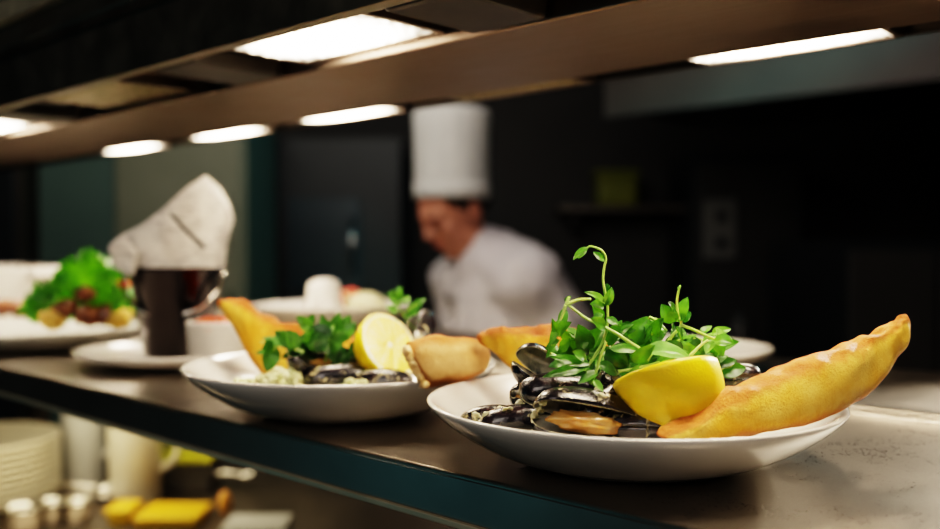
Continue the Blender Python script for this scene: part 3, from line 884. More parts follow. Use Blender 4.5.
def shoot(label, Y, stems, leaves, rndleaf=None, lm=leaf_a, sm=stem_m, rs=0.0011, group='pea shoots on the mussels', seed=0):
    """stems: list of [pts (px,py[,dY])...], leaves: (bx,by,tx,ty,width_px[,dY_base,dY_tip,matkey])"""
    rnd = random.Random(seed)
    b0 = stems[0][0]
    t = thing('pea_shoot', label, 'pea shoot', at(b0[0], b0[1], Y))
    q = []
    for st in stems:
        pts = [at(p[0], p[1], Y + (p[2] if len(p) > 2 else 0)) for p in st]; rs_ = rs * 0.78
        q.append(tube_vf(pts, rs_, rs_ * 0.62, 8, 6))
    mesh_obj('stem', *join(q), sm, t)
    groups = {}
    leaves = list(leaves)
    if rndleaf:
        x0, x1, y0, y1, cnt = rndleaf
        for k in range(cnt):
            bx, by = rnd.uniform(x0, x1), rnd.uniform(y0, y1)
            a = -PI / 2 + rnd.uniform(-1.5, 1.5) + (bx - (x0 + x1) / 2) / (x1 - x0) * 1.2; ll = rnd.uniform(15, 27)
            leaves.append((bx, by, bx + ll * math.cos(a), by + ll * math.sin(a) * 0.8, ll * rnd.uniform(.45, .72), rnd.uniform(-.014, .02), rnd.uniform(-.014, .02), rnd.choice('aaadp' if Y < .6 else 'aad')))
    for lf in leaves:
        bx, by, tx, ty, w = lf[:5]
        dyb = lf[5] if len(lf) > 5 else rnd.uniform(-.006, .006)
        dyt = lf[6] if len(lf) > 6 else dyb + rnd.uniform(-.012, .008)
        mk = lf[7] if len(lf) > 7 else 'a'
        B = at(bx, by, Y + dyb); T = at(tx, ty, Y + dyt)
        W = w / F * Y
        face = TOCAM + Vector((rnd.uniform(-.5, .5), rnd.uniform(-.2, .2), rnd.uniform(-.35, .35)))
        groups.setdefault(mk, []).append(leaf_vf(B, T, W, face, rnd.uniform(.1, .5), rnd.uniform(-.05, .3), seed=rnd.random() * 9))
    for mk, g in groups.items():
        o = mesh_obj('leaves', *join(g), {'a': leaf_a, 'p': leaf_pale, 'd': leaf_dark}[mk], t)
        if mk == 'p': o['label'] = 'pale green leaves'
        if mk == 'd': o['label'] = 'dark green leaves'
    return t

shoot('tall pea shoot of the front bowl, curling over at the top with two buds', 0.535, [
    [(579, 378), (588, 366), (596, 354), (603, 341), (607, 327), (607.5, 306), (605, 292), (603, 280), (604, 268), (606, 259), (603, 252), (598, 248.5), (590, 246.5), (585, 250)]],
    [(588, 247, 573, 260, 9, 0, -.004, 'a'), (586, 248, 578, 259, 6, .004, 0, 'p'), (605, 261, 593, 252, 8, 0, 0), (604, 306, 612, 287, 11, 0, 0), (606, 300, 611, 304, 8, 0, 0), (607, 283, 608, 305, 8, .003, .003, 'd'),
     (606, 303, 584, 292, 9, 0, -.004), (604, 307, 590, 304, 12, .002, 0), (603, 320, 592, 305, 11), (605, 328, 590, 318, 12), (606, 318, 620, 326, 9), (603, 314, 592, 322, 10, 0, 0, 'p')], seed=1, rs=0.0012)
shoot('pea shoot of the front bowl with a thick pale stem bent over to the left', 0.530, [
    [(645, 352), (632, 344), (617, 334), (602, 326), (587, 319), (576, 311), (567, 304)],
    [(566, 305), (578, 300), (591, 299)], [(566, 305), (561, 318), (556, 333), (550, 345)], [(566, 305), (569, 297)]],
    [(566, 303, 571, 296, 6), (565, 308, 560, 332, 10, 0, 0), (562, 318, 549, 347, 9, 0, -.005), (556, 332, 552, 318, 8), (558, 335, 572, 322, 13), (560, 340, 545, 350, 9),
     (557, 345, 546, 358, 9, -.002, -.006), (570, 338, 562, 352, 11)], sm=stem_pale, rs=0.0015, seed=2)
shoot('pea shoot of the front bowl with a short upright stalk at the centre right', 0.540, [
    [(664, 348), (672, 336), (681, 325), (678, 314), (677, 300), (680, 286)], [(681, 325), (696, 331), (712, 338), (722, 340)], [(649, 317), (658, 322), (667, 331)]],
    [(678, 322, 688, 297, 15, 0, 0), (681, 322, 691, 312, 12, 0, 0, 'd'), (676, 322, 661, 304, 17, 0, 0), (676, 311, 668, 302, 9), (678, 290, 681, 285, 3, 0, 0, 'p'),
     (712, 336, 731, 329, 12), (714, 340, 734, 343, 15), (716, 339, 723, 357, 12), (712, 338, 706, 354, 12), (722, 339, 716, 328, 9, 0, 0, 'p'), (700, 333, 712, 326, 8)], sm=stem_m, rs=0.0013, seed=3, rndleaf=(668, 722, 340, 366, 9))
shoot('broad-leaved pea shoot at the top middle of the front bowl', 0.545, [
    [(640, 362), (648, 350), (652, 338), (649, 322)], [(648, 350), (668, 344), (690, 338), (703, 340)]],
    [(634, 345, 651, 316, 24, 0, 0), (638, 345, 667, 332, 20, 0, 0), (650, 318, 666, 333, 10, -.002, -.002, 'p'), (670, 344, 697, 346, 16, 0, 0), (660, 342, 643, 349, 13, 0, 0, 'p'),
     (655, 335, 664, 318, 15), (690, 338, 700, 352, 14, 0, 0, 'd')], rs=0.0012, seed=4, rndleaf=(622, 690, 340, 372, 12))
shoot('pea shoot with a large pale leaf lying along the lemon edge of the front bowl', 0.520, [
    [(612, 372), (628, 370), (645, 366), (660, 362)], [(690, 356), (700, 346), (708, 340)]],
    [(645, 350, 692, 360, 20, 0, -.006, 'p'), (655, 368, 688, 351, 13, .002, 0), (632, 362, 655, 345, 14), (610, 349, 642, 351, 11, 0, 0), (606, 350, 630, 370, 22, .006, .006, 'd'),
     (628, 374, 652, 364, 8), (648, 366, 634, 356, 10)], sm=stem_pale, rs=0.0013, seed=5)
shoot('pea shoot with long pointed leaves trailing to the left over the mussels', 0.505, [
    [(590, 384), (596, 372), (600, 358), (606, 342)], [(592, 378), (578, 366), (562, 358), (550, 353)]],
    [(590, 364, 548, 356, 12, 0, -.004), (590, 366, 543, 377, 12, 0, -.008), (592, 370, 556, 376, 9), (583, 372, 598, 388, 10), (594, 380, 603, 392, 8), (572, 352, 588, 364, 12), (598, 372, 578, 384, 11, 0, -.004),
     (600, 362, 617, 376, 12, 0, 0, 'd')], rs=0.0013, seed=6)
shoot('pea shoot with rounded leaves filling the left middle of the front heap', 0.548, [
    [(590, 372), (588, 350), (580, 330)], [(604, 366), (612, 346), (622, 330)]],
    [(584, 352, 560, 330, 18), (588, 352, 578, 324, 20), (590, 352, 606, 326, 24), (608, 346, 622, 320, 14), (612, 344, 634, 324, 12), (590, 350, 566, 356, 18, 0, 0, 'd'), (604, 352, 586, 340, 18, 0, 0, 'd'),
     (612, 330, 636, 330, 14), (616, 340, 637, 338, 14, 0, 0, 'd'), (624, 322, 634, 331, 8, 0, 0, 'd'), (608, 350, 630, 362, 22, 0, 0, 'd')], rs=0.001, seed=7, rndleaf=(562, 628, 336, 374, 16))
shoot('pea shoot at the right of the front heap, one dark leaf tucked behind the lemon', 0.560, [
    [(700, 376), (706, 362), (714, 350)], [(718, 372), (724, 368), (732, 366)]],
    [(718, 372, 746, 368, 18, 0, 0, 'd'), (714, 366, 738, 360, 12, 0, 0, 'd'), (706, 358, 690, 344, 16), (708, 356, 722, 346, 14), (700, 366, 680, 352, 18, 0, 0, 'd'), (706, 362, 728, 356, 14, 0, 0)], rs=0.001, seed=8)
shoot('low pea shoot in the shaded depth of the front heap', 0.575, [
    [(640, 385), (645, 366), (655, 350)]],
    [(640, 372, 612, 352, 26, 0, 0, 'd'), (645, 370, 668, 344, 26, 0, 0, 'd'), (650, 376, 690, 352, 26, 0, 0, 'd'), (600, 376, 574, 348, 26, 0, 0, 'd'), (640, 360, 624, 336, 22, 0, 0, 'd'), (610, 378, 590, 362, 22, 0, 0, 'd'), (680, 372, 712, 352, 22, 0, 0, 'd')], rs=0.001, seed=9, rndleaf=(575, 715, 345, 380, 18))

# second bowl
shoot('pea shoot hanging over the toast at the left of the second bowl', 0.690, [
    [(304, 352), (290, 348), (275, 345), (260, 342)], [(276, 346), (273, 352), (270, 358)]],
    [(300, 347, 274, 331, 18, 0, 0), (296, 346, 286, 330, 16), (274, 343, 262, 350, 12), (276, 347, 266, 372, 18, 0, -.004), (300, 346, 320, 332, 16, 0, 0, 'd'), (284, 344, 262, 338, 10, 0, 0, 'p')], sm=stem_pale, rs=0.0013, seed=12, rndleaf=(276, 318, 334, 352, 4))
shoot('pea shoot with rounded upright leaves at the centre of the second bowl', 0.715, [
    [(325, 362), (328, 345), (334, 325)], [(326, 352), (316, 335), (306, 320)]],
    [(330, 342, 322, 314, 14), (334, 336, 340, 312, 14), (338, 342, 350, 315, 18), (345, 342, 356, 322, 14), (312, 332, 296, 316, 14), (308, 326, 314, 314, 10), (322, 348, 312, 326, 18, 0, 0, 'd'),
     (326, 350, 346, 332, 20, 0, 0), (330, 346, 350, 366, 20, 0, 0, 'd'), (324, 340, 340, 354, 18), (318, 354, 300, 336, 18), (334, 326, 324, 334, 14, 0, 0, 'p'), (330, 366, 348, 352, 16, 0, 0, 'd')], rs=0.0012, seed=13, rndleaf=(300, 350, 330, 362, 12))
shoot('light green sprig rising behind the lemon of the second bowl', 0.765, [
    [(420, 335), (408, 322), (400, 308), (397, 294)], [(404, 314), (414, 306), (424, 300)]],
    [(400, 306, 388, 292, 10), (398, 300, 401, 286, 9), (402, 304, 410, 296, 9), (397, 298, 390, 290, 8), (406, 316, 426, 298, 13, 0, 0), (404, 316, 418, 312, 10, 0, 0, 'p'), (398, 312, 386, 306, 8, 0, 0, 'p')], rs=0.0011, seed=14)

# ================================================================== FAR-LEFT DISHES
# lettuce leaves, each its own object
rnd = random.Random(21)
GL = 'frilly lettuce leaves of the left salad'
def frill_vf(base, tip, W, face, seed):
    base, tip = Vector(base), Vector(tip); ax = tip - base; t = ax.normalized()
    nrm = Vector(face); nrm = (nrm - t * nrm.dot(t)).normalized(); sd = t.cross(nrm)
    vs, fs = [], []; n, cols = 12, 13
    for i in range(n + 1):
        u = i / n; w = W / 2 * (0.25 + 0.95 * math.sin(PI * (0.08 + 0.86 * u)) ** 0.8)
        for j in range(cols):
            v = -1 + 2 * j / (cols - 1)
            edge = max(abs(v), u) ** 3
            z = 0.25 * w * abs(v) + edge * W * 0.16 * math.sin(9 * v + 8 * u + seed * 5) + 0.06 * W * noise.noise(Vector((u * 4, v * 4, seed)))
            wob = 1 + 0.12 * math.sin(17 * u + seed)
            vs.append(base + ax * (u * (1 + 0.08 * math.sin(7 * v + seed))) + sd * v * w * wob + nrm * z)
    for i in range(n):
        for j in range(cols - 1):
            a = i * cols + j; fs.append((a, a + 1, a + cols + 1, a + cols))
    return vs, fs
lc = [(48, 312, 34, 292, 34), (58, 316, 44, 282, 34), (66, 306, 62, 272, 36), (78, 300, 74, 258, 34), (88, 296, 88, 252, 34), (98, 300, 104, 258, 34), (106, 306, 120, 268, 34), (112, 314, 128, 284, 32),
      (92, 316, 98, 276, 40), (74, 318, 66, 288, 38), (84, 318, 84, 282, 38), (106, 320, 116, 290, 34), (50, 320, 36, 304, 26), (120, 320, 134, 300, 26), (64, 312, 52, 290, 30), (100, 314, 112, 278, 34)]
for k, (bx, by, tx, ty, w) in enumerate(lc):
    Y = 1.19 + rnd.uniform(-0.02, 0.06)
    B = at(bx, by, Y); T = at(tx, ty, Y + rnd.uniform(-.02, .02))
    v, f = frill_vf(B, T, w / F * 1.2, TOCAM + Vector((rnd.uniform(-.7, .7), 0, rnd.uniform(-.3, .3))), k * 1.3)
    c = sum(v, Vector()) / len(v)
    o = mesh_obj('lettuce_leaf', [p - c for p in v], f, lettuce_m); o.location = c
    tag(o, 'bright green frilly lettuce leaf in the blurred salad at left', 'lettuce', GL)
for k, (px, py, Y, r, mt, nm, cat, lab) in enumerate([
    (55, 318, 1.165, 0.018, potato_m, 'potato_piece', 'potato', 'yellow potato piece at the left foot of the salad'),
    (118, 318, 1.165, 0.018, potato_m, 'potato_piece', 'potato', 'yellow potato piece at the right foot of the salad'),
    (66, 308, 1.165, 0.017, meatball_m, 'meat_chunk', 'meat', 'browned meat chunk at the left under the lettuce'),
    (90, 316, 1.160, 0.018, meatball_m, 'meat_chunk', 'meat', 'dark browned meat chunk in the middle under the lettuce'),
    (106, 315, 1.165, 0.018, meatball_m, 'meat_chunk', 'meat', 'reddish browned meat chunk at the right under the lettuce'),
    (86, 294, 1.155, 0.012, meatball_m, 'meat_chunk', 'meat', 'small browned meat chunk high among the lettuce'),
    (124, 284, 1.165, 0.008, tomato_m, 'tomato_piece', 'tomato', 'small red tomato piece on the right side of the salad')]):
    v, f = blob_vf(Vector((0, 0, 0)), r, r * .8, r * .75, 0.4, 1.8, 12, k * 2.1)
    o = mesh_obj(nm, v, f, mt); o.location = at(px, py, Y); tag(o, lab, cat)
# white deep dish behind + meat on the plate edge
td = thing('serving_dish', 'deep white rectangular dish behind the salad at the left edge', 'dish', P(1.80, 0.62, 0))
a0 = 0
def rect_dish(s0, s1, m0, m1, h, t=0.006):
    o_ = [P(s0 + .015, m0 + .015, 0), P(s1 - .015, m0 + .015, 0), P(s1 - .015, m1 - .015, 0), P(s0 + .015, m1 - .015, 0),
          P(s0, m0, h), P(s1, m0, h), P(s1, m1, h), P(s0, m1, h),
          P(s0 + t, m0 + t, h), P(s1 - t, m0 + t, h), P(s1 - t, m1 - t, h), P(s0 + t, m1 - t, h),
          P(s0 + .02, m0 + .02, t), P(s1 - .02, m0 + .02, t), P(s1 - .02, m1 - .02, t), P(s0 + .02, m1 - .02, t)]
    f = [(0, 3, 2, 1), (12, 13, 14, 15)]
    for i in range(4):
        j = (i + 1) % 4
        f += [(i, j, 4 + j, 4 + i), (4 + i, 4 + j, 8 + j, 8 + i), (8 + i, 8 + j, 12 + j, 12 + i)]
    return o_, f
v, f = rect_dish(1.50, 1.95, 0.50, 0.74, 0.102)
o = mesh_obj('dish_body', v, f, porcelain, td, smooth=False); bevel(o, 0.004, 3)
for s0 in (1.935, 1.48):
    bevel(mesh_obj('handle', *sm_box(s0, s0 + 0.035, 0.58, 0.66, 0.085, 0.099), porcelain, td, smooth=False), 0.003, 2)
for k, (px, py) in enumerate([(4, 307), (20, 309), (34, 311)]):
    v, f = blob_vf(Vector((0, 0, 0)), 0.016, 0.013, 0.011, 0.4, 1.8, 12, k * 3.1)
    o = mesh_obj('meat_chunk', v, f, meatball_m); o.location = at(px, py, 1.27)
    tag(o, ['reddish brown meat chunk at the very left edge of the grey plate', 'middle one of the three meat chunks at the far left of the grey plate', 'brown meat chunk on the grey plate nearest the lettuce, left side'][k], 'meat')

# bucket with paper cone
B0 = Vector((-0.335, 1.045, 0.0105))
bk = thing('steel_bucket', 'small polished steel bucket holding the newsprint cone', 'bucket', B0)
Hb = 0.1
v, f = lathe_vf([(0, 0.0), (0.034, 0.0), (0.0365, 0.002), (0.0525, Hb - 0.003), (0.0545, Hb - 0.002), (0.055, Hb), (0.0535, Hb + 0.001), (0.051, Hb - 0.002), (0.035, 0.004), (0, 0.004)], 64, B0)
mesh_obj('bucket_body', v, f, steel_bucket, bk)
pts = [B0 + Vector((0.056 * math.cos(a), -0.01 + -0.03 * math.sin(a), Hb - 0.008 - 0.045 * math.sin(a))) for a in [PI * k / 10 for k in range(11)]]
mesh_obj('bail_handle', *tube_vf(pts, 0.0022, n=8), steel_polish, bk)
for sx in (-1, 1):
    mesh_obj('handle_ear', *blob_vf(B0 + Vector((sx * 0.0555, -0.01, Hb - 0.008)), 0.004, 0.004, 0.005, 0, 1, 8), chrome, bk)
# paper: cone sheet, several folded plies; built from a ring of rim points and a tip inside the bucket
rim_px = [(109, 246, -0.02), (118, 236, -0.035), (140, 224, -0.045), (165, 207, -0.045), (190, 187, -0.035), (207, 175, -0.01), (218, 188, 0.02), (230, 206, 0.035), (233, 218, 0.03), (225, 240, 0.045), (190, 236, 0.055), (150, 240, 0.05), (120, 248, 0.02)]
low_px = [(128, 272), (134, 275), (146, 277), (160, 277), (180, 276), (200, 275), (214, 272), (222, 268), (224, 266), (216, 262), (190, 262), (160, 264), (134, 268)]
Yp = 1.045
top = [at(x, y, Yp + d) for x, y, d in rim_px]
mid = [at(x, y, Yp + d * 0.9) for (x, y), (_, _, d) in zip(low_px, rim_px)]
n = len(top)
# thin sheet: outer wall rows
rows = []
for k in range(9):
    u = k / 8
    row = []
    for i in range(n):
        p = mid[i].lerp(top[i], u)
        row.append(p + Vector((0, -0.004 * math.sin(PI * u), 0)) + Vector((noise.noise(p * 40), noise.noise(p * 40 + Z_), 0)) * 0.004 * u)
    rows.append(row)
tipc = B0 + Vector((0, 0, 0.02))
low = [tipc.lerp(m_, 0.35) for m_ in mid]
low2 = [Vector((B0.x + (p.x - B0.x) * 0.8, B0.y + (p.y - B0.y) * 0.8, B0.z + 0.07)) for p in mid]
rows = [low, low2] + rows
vs = [p for r_ in rows for p in r_]; fs = []
for k in range(len(rows) - 1):
    for i in range(n):
        j = (i + 1) % n
        fs.append((k * n + i, k * n + j, (k + 1) * n + j, (k + 1) * n + i))
pc = thing('paper_cone', 'crumpled newsprint paper cone standing in the steel bucket', 'paper', B0 + Vector((0, 0, 0.02)))
o = mesh_obj('paper_sheet', vs, fs, paper_m, pc)
md = o.modifiers.new('solid', 'SOLIDIFY'); md.thickness = 0.0012
# fold-back flap and a dark tube drawing the shade in the crease
q = [at(118, 270, 0.992), at(109, 247, 0.985), at(125, 236, 0.985), at(138, 252, 0.988), at(135, 275, 0.992)]
q2 = [p + Vector((0, -0.006, 0)) for p in q]
o = mesh_obj('folded_flap', q + q2, [(0, 1, 2, 3, 4), (9, 8, 7, 6, 5)] + [(i, (i + 1) % 5, 5 + (i + 1) % 5, 5 + i) for i in range(5)], paper_m, pc, smooth=False)
bevel(o, 0.002, 2)
ln = [at(172, 214, 0.972), at(186, 230, 0.966), at(205, 248, 0.968)]
mesh_obj('crease_shade', *tube_vf(ln, 0.002, 0.0025, 6), black_m, pc)

# ramekin with red salsa
R0 = Vector((-0.272, 0.985, 0.0155))
rk = thing('ramekin', 'white ramekin of red salsa beside the steel bucket', 'ramekin', R0)
v, f = lathe_vf([(0, 0), (0.029, 0), (0.031, 0.002), (0.0335, 0.036), (0.0345, 0.038), (0.033, 0.0395), (0.0315, 0.038), (0.029, 0.006), (0, 0.005)], 48, R0)
mesh_obj('ramekin_body', v, f, porcelain, rk)
v, f = blob_vf(R0 + Vector((0, 0, 0.034)), 0.029, 0.029, 0.009, 0.35, 3.5, 16, 2)
mesh_obj('salsa', v, f, tomato_m, rk)['label'] = 'red salsa filling'
# far bowl contents
cp = P(1.187, 0.905, 0.018)
cup = thing('small_cup', 'upturned small white cup in the far bowl', 'cup', cp)
cpx = at(324, 312, 1.42)
v, f = lathe_vf([(0.030, 0), (0.0305, 0.004), (0.0245, 0.050), (0.022, 0.054), (0, 0.055)], 40, cpx - Vector((0, 0, 0.006)))
mesh_obj('cup_body', v, f, porcelain, cup)
v, f = lathe_vf([(0.016, 0), (0.017, 0.003), (0.014, 0.004), (0.013, 0)], 40, cpx + Vector((0, 0, 0.048)))
mesh_obj('foot_ring', v, f, porcelain, cup)
on = thing('onion_half', 'pale peeled onion in the far bowl, right of the small cup', 'onion', at(366, 318, 1.465))
v, f = blob_vf(at(366, 307, 1.465), 0.035, 0.030, 0.0235, 0.06, 2, 18, 1)
mesh_obj('onion_body', v, f, onion_m, on)
v, f = tube_vf([at(352, 303, 1.455), at(347, 296, 1.45), at(344, 293, 1.445)], 0.006, 0.002)
mesh_obj('onion_root', v, f, onion_m, on)
v, f = blob_vf(Vector((0, 0, 0)), 0.024, 0.02, 0.02, 0.1, 2, 14, 5)
o = mesh_obj('tomato', v, f, tomato_m); o.location = at(350, 300, 1.515); tag(o, 'red tomato between the upturned cup and the onion in the far bowl', 'tomato')

# ================================================================== BELOW THE SHELF
def low(px, Y, z=LZ):
    x = (px - 470) / F * Y
    return Vector((x, Y, z))
def stack_plates(px, Y, n, R, h):
    for k in range(n):
        v, f = lathe_vf(plate_prof(R, 0.030, R * .5), 48)
        o = mesh_obj('stacked_bowl', v, f, porcelain_cream); o.location = low(px, Y, LZ + k * h)
        lab = 'cream bowl in the middle of the stack at the lower left'
        if k == 0: lab = 'lowest cream bowl of the stack at the lower left'
        if k == n - 1: lab = 'topmost cream bowl of the stack at the lower left'
        tag(o, lab, 'bowl', 'stacked bowls under the pass')
stack_plates(-26, 1.75, 9, 0.150, 0.0125)
def jug(label, px, Y, w, h, mat, d=0.07):
    c = low(px, Y)
    t = thing('food_container', label, 'container', c)
    v, f = lathe_vf([(0, 0), (w * .42, 0), (w * .46, 0.004), (w * .5, h * .8), (w * .5, h * .97), (w * .53, h * .97), (w * .53, h), (w * .48, h), (w * .46, 0.01), (0, 0.01)], 40, c)
    mesh_obj('container_body', v, f, mat, t)
    v, f = tube_vf([c + Vector((w * .5, 0, h * .85)), c + Vector((w * .8, 0, h * .75)), c + Vector((w * .78, 0, h * .4)), c + Vector((w * .47, 0, h * .25))], 0.006, 0.006)
    mesh_obj('handle', v, f, mat, t)
    return t
jug('tall grey-white container under the pass, right of the stacked bowls', 82, 1.90, 0.085, 0.235, white_plastic)
jug('cream container under the pass, left of the yellow lid', 134, 1.78, 0.105, 0.23, porcelain_cream)
def tub(label, px, Y, hw, hd, h, mat, z=LZ, name='food_tub', cat='tub', lidmat=None):
    c = low(px, Y, z)
    t = thing(name, label, cat, c)
    v, f = box_vf(c + Vector((0, 0, h / 2)), X_, Y_, Z_, hw, hd, h / 2)
    bevel(mesh_obj('tub_body', v, f, mat, t, smooth=False), 0.006, 3)
    v, f = box_vf(c + Vector((0, 0, h + 0.005)), X_, Y_, Z_, hw + 0.005, hd + 0.005, 0.006)
    bevel(mesh_obj('lid', v, f, lidmat or mat, t, smooth=False), 0.003, 3)
    return t
tub('lidded tub with lime-yellow top under the pass', 190, 1.88, 0.052, 0.05, 0.062, panel_grey, lidmat=yellow_green_plastic)
tub('low bright yellow tub at the bottom of the photo', 172, 1.64, 0.052, 0.045, 0.010, yellow_plastic)
tub('small yellow tub left of the bright yellow one, nearer the white container', 122, 1.645, 0.018, 0.03, 0.018, yellow_plastic)
tub('short white tub at the bottom right of the crockery', 256, 1.585, 0.050, 0.04, 0.006, white_plastic)
o = mesh_obj('bottle_cap', *blob_vf(Vector((0, 0, 0.022)), 0.013, 0.013, 0.022, 0.05, 1, 10), orange_plastic); o.location = low(224, 1.68)
tag(o, 'small orange cap between the yellow tub and the short white tub', 'cap')
# metal utensils and pans
for k, (px, Y, R, lab) in enumerate([(20, 1.60, 0.034, 'round steel pot at the bottom left corner'), (50, 1.64, 0.026, 'bright round steel pot at the bottom edge'), (76, 1.64, 0.022, 'small round steel pot right of the bright one at the bottom edge')]):
    c = low(px, Y); t = thing('steel_pot', lab, 'pot', c, 'steel pots under the pass')
    hh = 0.035 if k != 3 else 0.07
    v, f = lathe_vf([(0, 0), (R * .9, 0), (R, 0.004), (R, hh), (R + .003, hh + .001), (R - .002, hh + .002), (R - .003, hh * .7), (0, hh * .6)], 32, c); mesh_obj('pot_body', v, f, chrome, t)
    v, f = blob_vf(c + Vector((0, 0, hh * .75)), R * .85, R * .85, hh * .35, 0.1, 3, 10); mesh_obj('lid', v, f, chrome, t)
for k, (x0, x1, Y, lab) in enumerate([(46, 96, 1.76, 'steel spoon lying left to right in front of the white container'), (205, 240, 1.86, 'steel spoon lying right of the lime-topped tub')]):
    a = low(x0, Y, LZ + 0.028); b2 = low(x1, Y, LZ + 0.03)
    t = thing('serving_spoon', lab, 'spoon', a)
    v, f = tube_vf([a, (a + b2) / 2 + Vector((0, 0, .004)), b2], 0.006, 0.005); mesh_obj('spoon_handle', v, f, chrome, t)
    v, f = blob_vf(b2 + Vector((0.012, 0, 0)), 0.022, 0.016, 0.008, 0, 1, 10); mesh_obj('spoon_bowl', v, f, chrome, t)
t = thing('utensil_tray', 'shallow steel tray under the utensils at the lower left', 'tray', low(80, 1.72))
v, f = box_vf(low(92, 1.74, LZ + 0.012), X_, Y_, Z_, 0.055, 0.03, 0.012); bevel(mesh_obj('tray_body', v, f, steel_polish, t, smooth=False), 0.004)

# ================================================================== CHEF
def caps(nodes, edges, n=10):
    """overlapping balls along every edge, for a voxel union"""
    out = []
    for i, j in edges:
        (p, r), (q, t) = nodes[i], nodes[j]
        L = (q - p).length; k = max(2, int(L / (min(r, t) * 0.35)) + 1)
        for m in range(k + 1):
            u = m / k; c = p.lerp(q, u); rr = r + (t - r) * u
            out.append(blob_vf(c, rr, rr, rr, 0, 1, n))
    return join(out)
def remeshed(name, vf, mat, parent, vox=0.008, smooth_it=4, folds=0.0):
    """one continuous surface grown round the joined shapes"""
    o = mesh_obj('tmp', vf[0], vf[1], mat)
    md = o.modifiers.new('re', 'REMESH'); md.mode = 'VOXEL'; md.voxel_size = vox
    sm = o.modifiers.new('sm', 'SMOOTH'); sm.iterations = smooth_it; sm.factor = 0.5
    dg = bpy.context.evaluated_depsgraph_get(); dg.update()
    m2 = o.evaluated_get(dg).to_mesh()
    V = [v.co.copy() for v in m2.vertices]; Fc = [tuple(p.vertices) for p in m2.polygons]
    o.evaluated_get(dg).to_mesh_clear(); bpy.data.objects.remove(o)
    if folds:
        V = [p + Vector((noise.noise(p * 9), noise.noise(p * 9 + X_ * 7), 0)) * folds + Vector((noise.noise(p * 22), noise.noise(p * 22 + X_ * 7), 0)) * folds * .4 for p in V]
    # keep only the largest connected piece
    adj = {}
    for f in Fc:
        for i in range(len(f)): adj.setdefault(f[i], []).append(f[i - 1]); adj.setdefault(f[i - 1], []).append(f[i])
    seen, best = set(), []
    for st in adj:
        if st in seen: continue
        comp, stack = [], [st]; seen.add(st)
        while stack:
            a = stack.pop(); comp.append(a)
            for b_ in adj[a]:
                if b_ not in seen: seen.add(b_); stack.append(b_)
        if len(comp) > len(best): best = comp
    idx = {a: k for k, a in enumerate(sorted(best))}
    V2 = [V[a] for a in sorted(best)]; F2 = [tuple(idx[i] for i in f) for f in Fc if f[0] in idx]
    return mesh_obj(name, V2, F2, mat, parent)
FW = Vector((-0.84, -0.54, 0)).normalized(); LF = Vector((-FW.y, FW.x, 0))   # forward, left
LF = Z_.cross(FW)
CH = Vector((0.20, 2.45, FLOOR))
chef = thing('person', 'man in tall white chef hat and white jacket, head bowed, looking down left', 'person', CH)
nk = Vector((0.03, 2.42, 0.135))                       # neck base
sc_ = Vector((0.085, 2.43, 0.045))                     # between the shoulders
shL = sc_ + LF * 0.185 + FW * 0.02; shR = sc_ - LF * 0.185 + FW * 0.02
pel = Vector((0.25, 2.47, FLOOR + 0.93)); chest = Vector((0.135, 2.44, -0.12)); waist = Vector((0.21, 2.46, -0.30))
elL = shL + Vector((0.15, 0.04, -0.24)); wrL = Vector((-0.02, 2.07, -0.315))
elR = shR + Vector((0.02, 0.03, -0.27)); wrR = Vector((-0.16, 2.30, -0.33))
hipL = pel + LF * 0.09 + Vector((0, 0, -0.04)); hipR = pel - LF * 0.09 + Vector((0, 0, -0.04))
knL = Vector((hipL.x - 0.01, hipL.y, FLOOR + 0.50)) + FW * 0.03; knR = Vector((hipR.x, hipR.y, FLOOR + 0.50)) + FW * 0.03
anL = Vector((knL.x, knL.y, FLOOR + 0.09)) - FW * 0.02; anR = Vector((knR.x, knR.y, FLOOR + 0.09)) - FW * 0.02
toL = anL + FW * 0.15 + Vector((0, 0, -0.05)); toR = anR + FW * 0.15 + Vector((0, 0, -0.05))
hd = Vector((-0.040, 2.39, 0.225))                     # head centre
nodes = [(pel, 0.13), (waist, 0.115), (chest, 0.13), (sc_, 0.10), (nk, 0.056), (hd - Vector((0, 0, 0.05)), 0.055),
         (shL, 0.062), (elL, 0.045), (wrL, 0.029), (shR, 0.062), (elR, 0.045), (wrR, 0.029),
         (hipL, 0.09), (knL, 0.06), (anL, 0.042), (toL, 0.035), (hipR, 0.09), (knR, 0.06), (anR, 0.042), (toR, 0.035)]
edges = [(0, 1), (1, 2), (2, 3), (3, 4), (4, 5), (3, 6), (6, 7), (7, 8), (3, 9), (9, 10), (10, 11), (0, 12), (12, 13), (13, 14), (14, 15), (0, 16), (16, 17), (17, 18), (18, 19)]
bodyvf = [caps(nodes, edges)]
